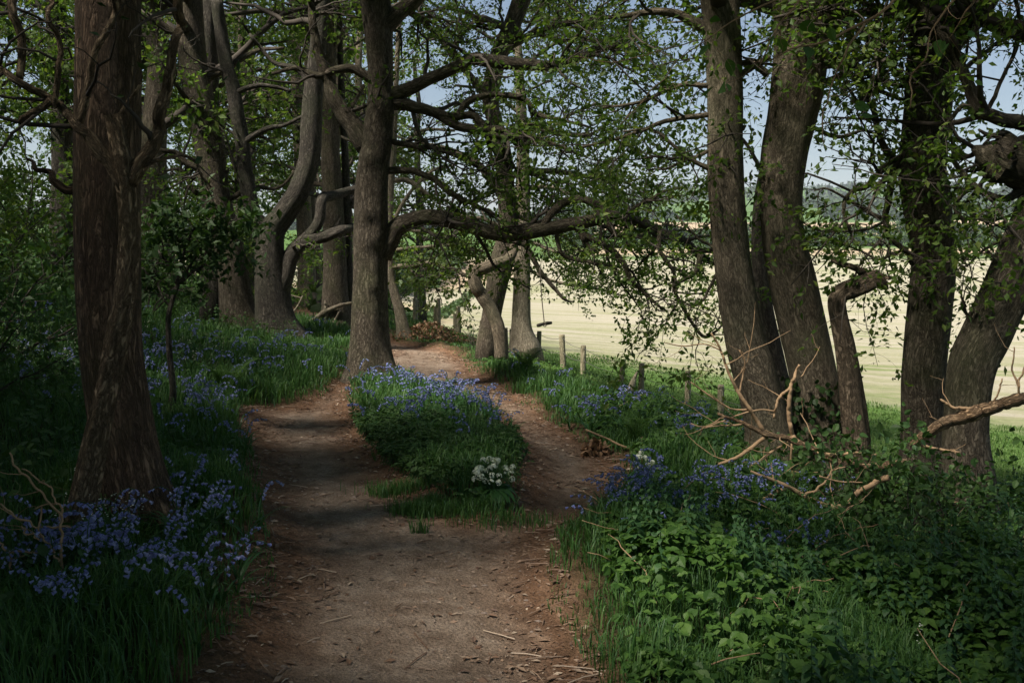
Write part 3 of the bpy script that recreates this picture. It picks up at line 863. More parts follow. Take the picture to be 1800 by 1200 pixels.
T['twin_a'] = make_tree('oak_tree', 'left of the two stout leaning trunks rising behind the dead branches', 'tree',
    [(1355, 800, 100), (1350, 755, 82), (1338, 700, 76), (1323, 645, 76), (1310, 600, 70), (1293, 500, 65), (1281, 400, 63), (1275, 300, 63), (1275, 200, 61), (1272, 100, 62), (1265, -10, 66)],
    [[(1290, 222, 9), (1310, 225, 8), (1275, 241, 8), (1240, 268, 7), (1190, 290, 5), (1140, 300, 3)], [(1255, 60, 24), (1215, 35, 18), (1160, 20, 13), (1090, 30, 8)], [(1245, 150, 10), (1190, 150, 8), (1120, 180, 6), (1060, 190, 4)],
     [(1300, 130, 12), (1350, 100, 9)], [(1250, 300, 9), (1200, 270, 7), (1150, 230, 5), (1090, 230, 3)], [(1262, 440, 6), (1230, 420, 5), (1190, 380, 3)],
     [(1245, 200, 9), (1180, 210, 8), (1100, 240, 6), (1020, 260, 4)], [(1262, 480, 6), (1240, 520, 5), (1210, 545, 3)]],
    Y=9.0, mat='grey_bark', seed=31, top=11, auto=12, auto_h=3.6, per=15, size=.062, flare=.25, rough=.05)
T['twin_b'] = make_tree('oak_tree', 'right of the two stout leaning trunks, thickest at its forking top, ivy at the foot', 'tree',
    [(1450, 810, 108), (1446, 775, 97), (1438, 720, 87), (1428, 650, 82), (1412, 580, 82), (1394, 500, 82), (1377, 420, 74), (1373, 350, 73), (1378, 270, 80), (1393, 200, 86), (1405, 120, 92), (1408, 50, 88), (1395, -20, 72)],
    [[(1420, 75, 62), (1445, 40, 54), (1470, 0, 48), (1500, -60, 42)], [(1430, 150, 12), (1480, 130, 10), (1530, 90, 7), (1580, 80, 4)], [(1420, 220, 9), (1470, 240, 7), (1520, 230, 5), (1570, 250, 3)],
     [(1350, 130, 14), (1320, 110, 12), (1290, 110, 9), (1240, 90, 6)]],
    Y=9.15, mat='grey_bark', seed=33, top=11, auto=14, auto_h=2.9, per=15, size=.062, flare=.25, rough=.05)
T['behind'] = make_tree('oak_tree', 'dark trunk glimpsed in the gap between the two stout leaning trunks', 'tree',
    [(1392, 775, 34), (1366, 640, 30), (1349, 560, 28), (1339, 500, 27), (1334, 430, 26), (1338, 350, 24), (1350, 280, 22), (1372, 180, 20), (1390, 60, 18)],
    [[(1340, 300, 8), (1300, 240, 6), (1240, 220, 4)]], Y=10.4, mat='dark_bark', seed=35, top=9, auto=6, auto_h=5.5, per=8)
T['stump'] = make_tree('broken_tree', 'broken dead trunk bent over to the right at head height, no leaves', 'dead tree',
    [(1508, 775, 42), (1503, 730, 39), (1496, 670, 36), (1486, 610, 31), (1474, 560, 28), (1470, 530, 28), (1478, 515, 29), (1498, 507, 31), (1520, 497, 32), (1538, 490, 29), (1552, 500, 17), (1560, 508, 5)],
    [[(1530, 486, 14), (1512, 474, 11), (1495, 467, 10), (1478, 464, 10), (1462, 457, 7)], [(1545, 492, 10), (1556, 488, 7), (1560, 484, 4)]],
    Y=8.7, mat='stump_bark', seed=37, top=0, auto=0, per=0, d2=.3, l2=(.1, .25), d3=1, l3=(.05, .1), rough=.2, flare=.2)
T['right'] = make_tree('oak_tree', 'straight dark trunk forking at the top, behind the fallen log on the right', 'tree',
    [(1624, 815, 88), (1620, 755, 70), (1624, 650, 74), (1633, 550, 76), (1642, 450, 76), (1636, 400, 78), (1628, 350, 82), (1621, 300, 81), (1624, 250, 78), (1630, 200, 80), (1635, 125, 80), (1638, 70, 76), (1620, -10, 58)],
    [[(1645, 100, 56), (1690, 45, 52), (1722, 0, 50), (1770, -75, 45)],
     [(1605, 262, 18), (1572, 290, 15), (1564, 330, 13), (1558, 380, 11), (1561, 415, 10), (1590, 440, 9), (1612, 474, 7)], [(1578, 288, 12), (1545, 302, 11), (1528, 325, 10), (1500, 335, 9), (1485, 356, 8), (1485, 385, 6), (1498, 420, 4), (1485, 440, 3)],
     [(1572, 290, 12), (1546, 240, 11), (1535, 190, 10), (1515, 160, 9), (1500, 120, 6), (1470, 90, 4)], [(1600, 150, 12), (1560, 110, 9), (1520, 60, 7), (1490, 20, 5)], [(1650, 180, 12), (1700, 120, 9), (1750, 80, 7), (1795, 60, 5)],
     [(1555, 385, 8), (1520, 370, 7), (1490, 350, 5), (1450, 330, 4), (1430, 335, 2)], [(1660, 330, 10), (1700, 370, 8), (1740, 390, 6), (1780, 380, 4)], [(1590, 440, 6), (1550, 455, 5), (1510, 440, 4), (1450, 420, 2)]],
    Y=8.9, mat='oak_bark', seed=43, top=11, auto=14, auto_h=3.3, per=13, size=.062, flare=.2, rough=.06, d2=6)
T['edge'] = make_tree('oak_tree', 'dark trunk leaning out of the picture at the right edge, with a swollen burl above', 'tree',
    [(1700, 838, 84), (1697, 750, 73), (1709, 650, 76), (1733, 595, 76), (1765, 530, 77), (1802, 450, 82), (1832, 380, 86), (1850, 300, 88), (1852, 200, 82), (1850, 60, 78)],
    [[(1850, 310, 80), (1815, 292, 74), (1793, 284, 98), (1772, 284, 76), (1757, 280, 88), (1742, 276, 56), (1730, 270, 40), (1718, 262, 12)], [(1790, 250, 14), (1765, 235, 12), (1740, 238, 8), (1722, 228, 4)], [(1775, 310, 12), (1750, 318, 9), (1730, 312, 6), (1715, 290, 3)],
     [(1830, 225, 30), (1790, 215, 26), (1750, 205, 23), (1720, 193, 21), (1702, 150, 19), (1678, 100, 17), (1645, 50, 16), (1612, 2, 14), (1580, -50, 12)],
     [(1720, 190, 9), (1690, 188, 8), (1668, 208, 6), (1650, 240, 4)], [(1800, 330, 16), (1770, 348, 13), (1738, 342, 11), (1712, 325, 10), (1690, 300, 9), (1672, 262, 6)], [(1712, 325, 10), (1686, 348, 9), (1684, 375, 8), (1700, 400, 5)],
     [(1735, 200, 8), (1760, 140, 7), (1790, 90, 6), (1800, 40, 4)], [(1780, 520, 8), (1760, 470, 6), (1730, 430, 4)], [(1720, 600, 8), (1705, 560, 6), (1690, 520, 4)], [(1840, 420, 10), (1780, 420, 7), (1730, 440, 5), (1700, 470, 3)]],
    Y=8.3, mat='oak_bark', seed=45, top=10, auto=13, auto_h=3.2, per=13, size=.062, flare=.2, rough=.13)

# trees deeper in the wood: three kinds, copied
def copy_tree(o, parent=None, first=True):
    c = o.copy()
    COL.objects.link(c)
    c.parent = parent
    for ch in [q for q in bpy.data.objects if q.parent is o]:
        copy_tree(ch, c, False)
    return c
WOOD = 'trees deep in the wood on the left'
protos = []
for k, (w, mt) in enumerate([(.17, 'dark_bark'), (.12, 'grey_bark'), (.22, 'oak_bark')]):
    Yp = 20.0
    q = [(900, 540, w * 2.8 * FPX / Yp), (902, 400, w * 2 * FPX / Yp), (898 + 10 * k, 250, w * 1.7 * FPX / Yp), (905 - 14 * k, 100, w * 1.5 * FPX / Yp), (905, -60, w * 1.3 * FPX / Yp)]
    r, _ = make_tree('woodland_tree', 'dark trunk among the leafy trees deep in the wood on the left', 'tree', q, [], Y=Yp, mat=mt, leaf='oak_leaf', seed=60 + k, top=9.5, auto=18, auto_h=2.0,
                     auto_len=(1.6, 3.4), d2=4, d3=5.5, per=10, size=.11, shade_size=.24, shade_per=7, group=WOOD)
    protos.append(r)
GAPS_SAVED = list(GAPS)
spots = [(-5.2, 17.5), (-8.5, 15), (-7.5, 21), (-10.5, 19), (-6.8, 26), (-9.4, 25), (-12.5, 23), (-4.6, 31), (-8.2, 31), (-11.5, 30), (-15, 27), (-6.0, 37), (-10, 37), (-14, 36), (-18, 33),
         (-3.6, 39), (-7.6, 44), (-12, 45), (-17, 42), (-9.6, 11.5), (-7.2, 9.6), (-13, 14.5), (-11.6, 8.0), (-4.3, 24.5), (-9.6, 21.5)]
used = set()
for k, (x, y) in enumerate(spots):
    j = k % 3
    o = protos[j] if j not in used else copy_tree(protos[j])
    used.add(j)
    o.location = (x, y, ground(x, y)[0] - .15)
    o.rotation_euler = (0, 0, RNG.random() * 6.28)
    s = .9 + .35 * RNG.random()
    o.scale = (s, s, s)

# the wood goes on behind and beside the viewpoint: one mass of foliage and stems
def wood_mass():
    rng = np.random.default_rng(77)
    mb, tr = MB(), MB()
    pts = [(-3.2, -2.0), (2.6, -2.5), (-6, 1), (-5.8, 4.6), (5.0, 0), (-1, -6), (4, -7), (-6, -6), (-9, -2), (-10, 4), (-9.5, -8), (-14, 0), (-13, 7), (-16, -7), (-3, -12), (3, -13), (-9, -14), (-17, 12), (5.6, 3.8), (-20, 5), (-5, 2.2), (-6.4, .8), (-7.6, 2.6), (-4.9, -.6)]
    shade_boughs = [(-1.6, 2.4), (.6, .8), (-3.4, 3.4), (-.4, 4.0), (-2.6, .6)]           # unseen boughs joined to no trunk, added to shade the foreground
    for x, y in pts + shade_boughs:
        z = ground(x, y)[0]
        h = 8 + 3 * rng.random()
        P = np.array([[x, y, z - .2], [x + .1, y, z + 2], [x + .2 * rng.normal(), y + .2, z + 4.5], [x + .3 * rng.normal(), y, z + h]])
        c = catmull(np.c_[P, [.22, .18, .15, .05]], 16)
        if (x, y) in shade_boughs:
            c = catmull(np.array([[x - 1.5, y - 4, 4.5, .12], [x - .8, y - 2, 5.8, .09], [x, y, 6.6, .05], [x + 1, y + 1, 7.0, .02]]), 16)
        tr.add(*tubes(c[None, :, :3], c[None, :, 3], 10)[:2], 0, tubes(c[None, :, :3], c[None, :, 3], 10)[2])
        n = (1000 if x > -2 else 1300) if (x, y) in shade_boughs else (3000 if x < -2 else 700)
        C = np.array([x, y, z]) + np.stack([rng.normal(size=n) * 2.1, rng.normal(size=n) * 2.1, 3.4 + (h - 2.6) * rng.random(n) ** .8], -1)
        C = C[fbm(C / 1.1, 7, 2) > -.62]
        k = sun_gaps(C); C = C[k]
        # nothing hangs in front of the lens
        k = ~((C[:, 1] > -.3) & (np.hypot(C[:, 0], C[:, 1]) < 4.2) & (abs(C[:, 0]) < 3) & (C[:, 2] < 3.9)); C = C[k]
        px, py = project(C)
        k = ~((C[:, 1] > .3) & (px > -60) & (px < 1860) & (py > -60)); C = C[k]
        n = len(C)
        mb.add(*leaves(C, rng.normal(size=(n, 3)), rng.normal(size=(n, 3)) * .7 + np.array([0, 0, .8]), .22 + .2 * rng.random(n)))
    o = mb.build('woodland_canopy', M['oak_leaf'], None, False)
    tag(o, 'leafy crowns of the wood behind and beside the viewpoint, and loose boughs added above for shade', 'woodland', kind='stuff')
    t = tr.build('stems', M['dark_bark'], o)
wood_mass()

# ------------------------------------------------------------------ fence along the field
def solve_post(px, py_top, Y, width, h=None, tilt=0):
    p = at(px, py_top, Y)
    g = ground(p[0], p[1])[0]
    return np.array([p[0], p[1], g]), p[2] - g, width * .6 * Y / FPX
fence_loc = np.array([0.6, 19.0, ground(.6, 19.0)[0]])
fence = empty('wire_fence', fence_loc, 'wire fence on weathered wooden posts between the path and the pale field', 'fence')
POSTS = [(730, 524, 27.0, 7), (766, 541, 25.6, 7), (771, 524, 25.4, 6), (801, 552, 23.4, 6.5), (807, 538, 23.2, 6), (845, 568, 21.5, 6), (890, 576, 20.0, 6.5), (900, 578, 19.7, 7),
         (946, 582, 19.0, 7), (991, 588, 18.4, 8.5), (1025, 607, 17.8, 8), (1091, 644, 17.2, 8, .09), (1127, 652, 16.6, 8.5), (1210, 652, 15.8, 9.5), (1268, 676, 15.2, 10), (1420, 690, 14.2, 11)]
tops = []
for k, q in enumerate(POSTS):
    px, py, Y, w = q[:4]
    b, h, r = solve_post(px, py, Y, w)
    h = float(np.clip(h, .5, 1.3))
    rng = np.random.default_rng(300 + k)
    lean = np.array([q[4] if len(q) > 4 else rng.normal() * .03, rng.normal() * .03, 1.0])
    zz = np.array([-.15, 0, .3, .6, .8, .95, 1.0, 1.0]) * h
    P = b + lean * zz[:, None]
    R = r * np.array([1.05, 1.05, 1.02, 1, .99, .98, .93, .3]) * (1 + rng.normal(size=8) * .02)
    mb = MB(); v, f, c = trunk_tube(P, R, 12, .05, 300 + k); mb.add(v, f, 0, c)
    thing_mesh([mb], '', fence_loc)
    mb.build('post', M['post_wood'], fence)
    tops.append((b, lean, h, r, px))
main = [t for t in tops if t[4] not in (766, 801, 890)]
for level in (.92, .55):
    wp = []
    for a, b in zip(main[:-1], main[1:]):
        pa, pb = a[0] + a[1] * min(a[2], .95) * level + [0, -a[3], 0], b[0] + b[1] * min(b[2], .95) * level + [0, -b[3], 0]
        for t in np.linspace(0, 1, 6)[:-1]:
            wp.append(pa * (1 - t) + pb * t + [0, 0, -.05 * 4 * t * (1 - t)])
    wp.append(pb)
    wp = np.array(wp)
    mb = MB(); v, f, c = tubes(wp[None], np.full((1, len(wp)), .0045), 5); mb.add(v, f, 0, c)
    thing_mesh([mb], '', fence_loc)
    mb.build('wire', M['wire'], fence)

# ------------------------------------------------------------------ rope swing
s0, s1 = at(949, 470, 15.3), at(957, 570, 15.3)
sw = empty('rope_swing', s1, 'rope swing with a short stick for a seat, hanging before the pale field', 'swing')
mb = MB(); v, f, c = tubes(catmull([s0 - s1, at(952, 520, 15.3) - s1, np.zeros(3)], 12)[None], np.full((1, 12), .008), 6); mb.add(v, f, 0, c); mb.build('rope', M['rope'], sw)
mb = MB(); a, b = at(945, 572, 15.2) - s1, at(969, 567, 15.4) - s1
v, f, c = trunk_tube(catmull([a, (a + b) / 2 + [0, 0, .008], b], 12), np.full(12, .026) * (1 + .1 * np.sin(np.arange(12))), 10, .1, 5); mb.add(v, f, 0, c); mb.build('seat', M['dark_bark'], sw)
mb = MB(); th = np.linspace(0, 2 * math.pi, 14); ax = norm(b - a)
u = np.cross(ax, [0, 0, 1.0]); w_ = np.cross(u, ax)
v, f, c = tubes((np.outer(np.cos(th), u) * .034 + np.outer(np.sin(th), w_) * .034 + np.outer(np.linspace(-.01, .01, 14), ax))[None], np.full((1, 14), .008), 6); mb.add(v, f, 0, c); mb.build('knot', M['rope'], sw)

# ------------------------------------------------------------------ dead wood lying about
def deadwood(name, label, cat, lines, Y, mat='deadwood', twig='pale_twig', seed=0, dens=2.2, rest=None, tl=(.15, .55), sub=3.0, loc=None, rough=.1, first='stem'):
    rng = np.random.default_rng(seed)
    base = at(lines[0][0][0], lines[0][0][1], Y) if loc is None else loc
    root = empty(name, base, label, cat)
    LP, LR = [], []
    for k, pts in enumerate(lines):
        n = max(10, 6 * len(pts))
        q, r = px_line(pts, Y, n)
        q = q + np.stack([np.zeros(n), fbm(np.stack([np.arange(n) * .3, np.full(n, k * 7.3 + seed)], -1), seed) * .022, np.zeros(n)], -1)
        r = r * .8 * (1 + .06 * rng.normal(size=n) * (r > .008))
        mb = MB(); v, f, c = trunk_tube(q, r, 14 if r[0] > .015 else 7, rough if k == 0 else rough * .55, seed + k); mb.add(v, f, 0, c)
        thing_mesh([mb], '', base)
        mb.build(first if k == 0 else 'side_branch', M[mat if r[0] > .03 else 'pale_twig' if mat == 'deadwood' else mat], root)
        c = catmull(np.c_[q, r], 10); LP.append(c[:, :3]); LR.append(c[:, 3])
    if dens:
        A, Ar = grow(np.array(LP), np.array(LR), rng, dens, tl, 7, .15, .9, .8, .22, .01, .5, .006, .35)
        Bp, Br = grow(A, Ar, rng, sub, (.06, .25), 5, .2, .9, .9, .25, 0, .6, .003, .5)
        mb = MB()
        for q, r in ((A, Ar), (Bp, Br)):
            v, f, c = tubes(q, r, 5, False); mb.add(v, f, 0, c)
        thing_mesh([mb], '', base)
        mb.build('twigs', M[twig], root)
    return root
deadwood('fallen_branch', 'big bare orange brown fallen branch with an upright fork, in front of the twin trunks', 'dead branch',
    [[(1600, 812, 20), (1560, 818, 22), (1525, 822, 21), (1490, 816, 19), (1450, 801, 18), (1420, 786, 16), (1390, 772, 14), (1345, 762, 12), (1305, 743, 9), (1262, 727, 6)],
     [(1398, 774, 10), (1390, 750, 10), (1387, 715, 10), (1388, 690, 9), (1391, 676, 8), (1399, 655, 7), (1404, 640, 5)],
     [(1389, 681, 7), (1376, 692, 7), (1366, 706, 6), (1360, 735, 5)],
     [(1394, 770, 9), (1415, 782, 9), (1440, 795, 9), (1475, 799, 8), (1500, 795, 7), (1540, 799, 6)],
     [(1393, 771, 6), (1350, 800, 6), (1310, 830, 6), (1272, 870, 5), (1250, 893, 4)],
     [(1346, 764, 9), (1322, 725, 9), (1300, 693, 8), (1281, 655, 6), (1266, 612, 5), (1250, 585, 3)],
     [(1345, 768, 9), (1318, 790, 9), (1285, 808, 8), (1262, 816, 7)],
     [(1392, 776, 5), (1391, 815, 6), (1399, 845, 6), (1412, 868, 5)],
     [(1315, 720, 5), (1285, 718, 4), (1240, 690, 4), (1215, 672, 3)], [(1310, 745, 5), (1270, 748, 4), (1235, 750, 3), (1215, 745, 3)], [(1365, 723, 4), (1330, 720, 4), (1290, 732, 4), (1240, 752, 3)],
     [(1266, 615, 4), (1240, 605, 3), (1200, 608, 3), (1168, 602, 2)], [(1300, 690, 4), (1310, 640, 4), (1300, 615, 3)]],
    7.6, seed=501, dens=3.2, tl=(.25, .8))
deadwood('fallen_branch', 'lower bare orange branch lying among the bluebells below the upright forked one', 'dead branch',
    [[(1560, 838, 15), (1530, 852, 14), (1508, 866, 12), (1492, 884, 12), (1462, 890, 12), (1425, 878, 12), (1385, 855, 10), (1345, 838, 8), (1320, 828, 5)],
     [(1382, 857, 10), (1350, 872, 9), (1320, 888, 8), (1292, 899, 7)], [(1492, 884, 8), (1478, 895, 7), (1468, 910, 5)], [(1412, 870, 6), (1435, 860, 6), (1455, 840, 5), (1465, 825, 4), (1485, 820, 3)],
     [(1440, 836, 4), (1470, 845, 4), (1515, 847, 3)]], 7.0, seed=502, dens=2.2, tl=(.2, .6))
deadwood('fallen_log', 'thick splintered brown log slanting up to the right edge before the dark trunks', 'log',
    [[(1830, 696, 26), (1790, 701, 27), (1755, 712, 27), (1722, 722, 31), (1690, 735, 30), (1658, 746, 28), (1630, 762, 24), (1606, 778, 16), (1600, 783, 6)],
     [(1720, 718, 8), (1690, 717, 8), (1676, 716, 7), (1660, 706, 6), (1655, 702, 4)], [(1605, 776, 6), (1622, 783, 7), (1655, 790, 7), (1687, 795, 5)],
     [(1793, 700, 5), (1787, 670, 5), (1780, 645, 4), (1783, 610, 3)], [(1789, 680, 5), (1800, 650, 4), (1808, 625, 3)], [(1745, 715, 4), (1755, 690, 4), (1762, 665, 3)]],
    7.7, seed=503, dens=.6, rough=.24)
deadwood('fallen_branch', 'dry bare twiggy branch lying at the left edge before the thick plated trunk', 'dead branch',
    [[(110, 1010, 7), (106, 985, 7), (108, 940, 6), (107, 905, 6), (95, 887, 5), (65, 860, 5), (43, 835, 5), (15, 796, 4)], [(107, 905, 5), (102, 880, 4), (85, 855, 4), (65, 838, 4), (42, 822, 3)],
     [(124, 926, 4), (100, 925, 5), (65, 925, 4), (45, 915, 5), (20, 902, 5), (2, 884, 4)], [(108, 985, 5), (92, 968, 5), (72, 946, 5), (70, 905, 4), (73, 888, 3)], [(72, 946, 4), (48, 938, 4), (35, 925, 3)],
     [(92, 968, 4), (60, 970, 4), (20, 968, 3)], [(20, 1000, 5), (15, 975, 5), (0, 952, 4)], [(98, 885, 4), (75, 888, 3), (60, 895, 2)]], 4.1, mat='pale_twig', twig='pale_twig', seed=504, dens=3.5, tl=(.1, .35))
deadwood('fallen_branch', 'short pale fallen branch propped against the foot of the central oak', 'dead branch',
    [[(528, 580, 7), (545, 566, 9), (560, 556, 10), (568, 550, 12), (580, 544, 10), (600, 536, 8), (620, 532, 6)], [(574, 552, 8), (570, 566, 7), (562, 580, 7)], [(598, 545, 5), (590, 560, 4), (582, 575, 4), (568, 587, 3)],
     [(566, 552, 6), (572, 540, 6), (571, 528, 4)], [(505, 555, 4), (518, 545, 4), (528, 530, 4), (532, 520, 3)], [(532, 524, 3), (515, 520, 3), (502, 516, 2)]], 20.0, mat='pale_bark', twig='twig', seed=505, dens=.9, sub=1.5)
deadwood('fallen_branch', 'thin dark arching stem lying low over the verge right of the path, long and bare', 'dead branch',
    [[(1030, 755, 4), (1060, 768, 4), (1100, 785, 5), (1150, 800, 5), (1200, 808, 5), (1262, 815, 5)], [(1128, 768, 4), (1132, 785, 4), (1142, 797, 4), (1180, 815, 4), (1240, 832, 4)]], 8.2, mat='pale_twig', seed=506, dens=1.2, sub=2)
def brown_heap(name, label, px, py, Y, wx, hz, n, seed):
    rng = np.random.default_rng(seed)
    g = at(px, py, Y); g[2] = ground(g[0], g[1])[0]
    r = empty(name, g, label, 'leaf heap')
    C = np.stack([rng.normal(size=n) * wx * .5, rng.normal(size=n) * wx * .3, np.zeros(n)], -1)
    C[:, 2] = hz * np.exp(-(C[:, 0] / wx) ** 2 * 2) * rng.random(n)
    mb = MB(); mb.add(*leaves(C, rng.normal(size=(n, 3)), rng.normal(size=(n, 3)), .03 + .045 * rng.random(n), OVATE)); mb.build('dead_leaves', M['dead_leaf'], r, False)
    P = np.zeros((6, 6, 3)); ang = rng.random(6) * 6.28
    for k in range(6):
        for j in range(6):
            P[k, j] = [math.cos(ang[k]) * j / 5 * wx * .6, math.sin(ang[k]) * j / 5 * wx * .3, .02 + hz * j / 5 * rng.random()]
    mb = MB(); v, f, c = tubes(P, np.tile(np.linspace(.012, .004, 6), (6, 1)), 5); mb.add(v, f, 0, c); mb.build('twigs', M['twig'], r)
brown_heap('leaf_heap', 'heap of dry brown leaves on the grass below the slim leaning trunk', 752, 596, 18.6, .8, .38, 1100, 1)
brown_heap('leaf_heap', 'small clump of rusty dead bracken at the right edge of the path bend', 1050, 786, 8.3, .15, .12, 190, 2)

# weathered pale stump by the fence
g = at(1108, 690, 15.2); g[2] = ground(g[0], g[1])[0]
st = empty('weathered_stake', g, 'short pale splintered stake leaning in the grass beside the fence', 'stake')
mb = MB(); v, f, c = trunk_tube(catmull([(-.06, 0, -.1), (0, 0, .12), (.06, .02, .30), (.10, .02, .40), (.12, .02, .43)], 14), np.array([.05] * 5 + [.055] * 4 + [.045, .035, .03, .02, .008]), 10, .25, 8)
mb.add(v, f, 0, c); mb.build('stem', M['pale_bark'], st)

# ------------------------------------------------------------------ plants
def on_ground(px, py):
    px, py = np.ravel(px), np.ravel(py)
    d = ray(px, py)
    ys = np.concatenate([np.arange(2.4, 16, .05), np.arange(16, 45, .15)])
    out = np.zeros((len(px), 3))
    for s in range(0, len(px), 400):
        e = slice(s, s + 400)
        p = np.array([0, 0, EYE]) + (d[e] / d[e][:, 1:2])[:, None, :] * ys[None, :, None]
        below = p[..., 2] < h0(p[..., 0], p[..., 1])
        k = np.where(below.any(1), below.argmax(1), len(ys) - 1)
        out[e] = p[np.arange(p.shape[0]), k]
    out[:, 2] = ground(out[:, 0], out[:, 1])
    return out

def shrub(name, label, loc, h, stems, seed, leaf='bush_leaf', size=.07, per=10, shape=DIAMOND, group=None, wide=.5, stem_r=.018, mat='dark_bark', tmin=.3, flat=.6):
    rng = np.random.default_rng(seed)
    r = empty(name, loc, label, 'shrub', group)
    P = np.zeros((stems, 9, 3))
    for k in range(stems):
        a = rng.random() * 6.28
        d = norm(np.array([math.cos(a) * wide, math.sin(a) * wide, 1.0])); p = np.array([.06 * math.cos(a), .06 * math.sin(a), -.1])
        for j in range(9):
            P[k, j] = p
            d = norm(d + rng.normal(size=3) * .16); p = p + d * h * (.75 + .4 * rng.random()) / 8
    R = np.tile(np.linspace(stem_r, stem_r * .3, 9), (stems, 1))
    mb = MB(); v, f, c = tubes(P, R, 7); mb.add(v, f, 0, c); mb.build('stems', M[mat], r)
    A, Ar = grow(P, R, rng, 6 / max(h, .5) + 2.5, (.25 * h, .6 * h), 6, tmin, .95, flat, .25, .01, .6, .01)
    Bp, Br = grow(A, Ar, rng, 5, (.12, .4), 5, .1, .95, .6, .3, .01, .6, .005, .4)
    C, D, N, S = leaf_on(Bp, rng, per, .05, size)
    k = sun_gaps(C + np.asarray(loc))
    cr = MB(); cr.add(*leaves(C[k], D[k], N[k], S[k], shape)); cr = cr.build('crown', M[leaf], r, False)
    mb = MB()
    for q, rr in ((A, Ar), (Bp, Br)):
        v, f, c = tubes(q, rr, 4, False); mb.add(v, f, 0, c)
    mb.build('twigs', M['twig'], cr)
    return r
def gz(x, y):
    return np.array([x, y, ground(x, y)[0]])
sap = make_tree('sapling', 'slender sapling with a flat dark leafy top right of the thick plated trunk', 'sapling',
    [(302, 722, 14), (304, 680, 11), (298, 620, 10), (296, 560, 9), (304, 525, 8), (313, 500, 8)],
    [[(313, 500, 7), (332, 482, 6), (355, 470, 5), (385, 450, 3), (410, 420, 2)], [(312, 503, 6), (296, 470, 5), (278, 440, 4), (255, 410, 3)], [(311, 505, 6), (318, 460, 5), (330, 420, 4), (350, 385, 3)], [(300, 540, 4), (275, 500, 4), (250, 470, 3)], [(312, 500, 5), (345, 450, 4), (380, 400, 3), (420, 385, 2)]],
    Y=8.6, mat='dark_bark', leaf='dark_leaf', seed=71, top=0, auto=0, d2=13, l2=(.3, .7), d3=9, l3=(.12, .35), per=13, size=.075, flare=.1, rough=.04)
SH = 'leafy bushes under the trees on the left bank'
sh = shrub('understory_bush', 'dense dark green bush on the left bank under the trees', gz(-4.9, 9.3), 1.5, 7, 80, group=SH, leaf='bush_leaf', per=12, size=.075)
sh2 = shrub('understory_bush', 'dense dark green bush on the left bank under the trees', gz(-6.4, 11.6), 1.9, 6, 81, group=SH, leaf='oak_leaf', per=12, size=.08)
for k, (x, y, s, q) in enumerate([(-3.9, 7.2, .62, sh), (-7.4, 14.6, 1.2, sh2), (-5.6, 15.2, .9, sh), (-9.5, 17, 1.4, sh2), (-7.6, 18.6, 1.3, sh), (-10.8, 14, 1.4, sh), (-5.9, 22, 1.1, sh2), (-8.8, 23, 1.5, sh),
                                  (-12.5, 20, 1.7, sh2), (-5.4, 29, 1.3, sh), (-8.5, 29, 1.7, sh2), (-12.5, 28, 1.9, sh), (-16, 24, 2, sh2), (-4.2, 34, 1.3, sh2), (-7.5, 35.5, 1.8, sh), (-11.8, 36, 2.1, sh2), (-16, 33, 2.2, sh), (-8.4, 9.0, 1.1, sh2), (-5.6, 6.4, .8, sh), (-13.8, 17.2, 1.8, sh)]):
    o = copy_tree(q); o.location = gz(x, y); o.scale = (s, s, s); o.rotation_euler = (0, 0, k * 1.9)
for k, (px, py, s, lab) in enumerate([(1545, 800, .55, 'low dark green bush hiding the thick end of the bare fallen branch'), (1610, 845, .6, 'low dark green bush at the lower end of the splintered log'),
                                      (1735, 860, .6, 'low dark green bush at the foot of the trunk leaning out at the right edge'), (1430, 765, .28, 'little dark bush at the foot of the stout ivy clad trunk')]):
    g = at(px, py, 7.2 if k != 3 else 8.4)
    shrub('low_bush', lab, gz(g[0], g[1]), s + max(0, 0 - ground(g[0], g[1])[0]) * .6, 12, 120 + k, leaf='bush_leaf', size=.055, per=9, wide=1.0, stem_r=.008, tmin=.2, shape=OVATE)
hz_rng = np.random.default_rng(91)
# young hazel whose leafy shoots hang in at the top right, close by
hz = make_tree('hazel', 'large bright leaves on thin shoots hanging close by at the top, before the twin trunks', 'shrub',
    [(2050, 900, 26), (2010, 600, 22), (1960, 300, 19), (1900, 80, 16), (1840, -60, 12)],
    [[(1900, 80, 10), (1760, -20, 8), (1620, -30, 6), (1520, 40, 5), (1440, 76, 4), (1390, 85, 3), (1350, 110, 2)], [(1520, 40, 4), (1490, 80, 4), (1470, 140, 3), (1450, 200, 3), (1440, 250, 2)], [(1620, -30, 5), (1540, -40, 4), (1420, -20, 3), (1330, 15, 3), (1240, 70, 2), (1190, 110, 2)],
     [(1420, -20, 3), (1360, 60, 3), (1330, 120, 2)], [(1240, 70, 2), (1160, 90, 2), (1080, 110, 1.5), (1020, 100, 1.5)], [(1690, -20, 4), (1640, 60, 3), (1610, 140, 3), (1600, 190, 2)], [(1190, 110, 2), (1120, 190, 2), (1100, 210, 1.5)]],
    Y=4.3, mat='pale_twig', leaf='bramble_leaf', seed=73, top=0, auto=0, d2=3.2, l2=(.15, .4), d3=3.5, l3=(.08, .2), per=2, size=.075, shade_size=.08, shade_per=2, shape=OVATE, twig='pale_twig', flare=0, spread=.03)

# hazel-like seedling by the serpentine stem
shrub('holly_seedling', 'small dark upright holly seedling on the path edge left of the snaking stem', at(836, 602, 16.8) * [1, 1, 0] + [0, 0, ground(*at(836, 602, 16.8)[:2])[0]], .55, 3, 83, leaf='dark_leaf', size=.05, per=5, wide=.12, stem_r=.01, tmin=.1)

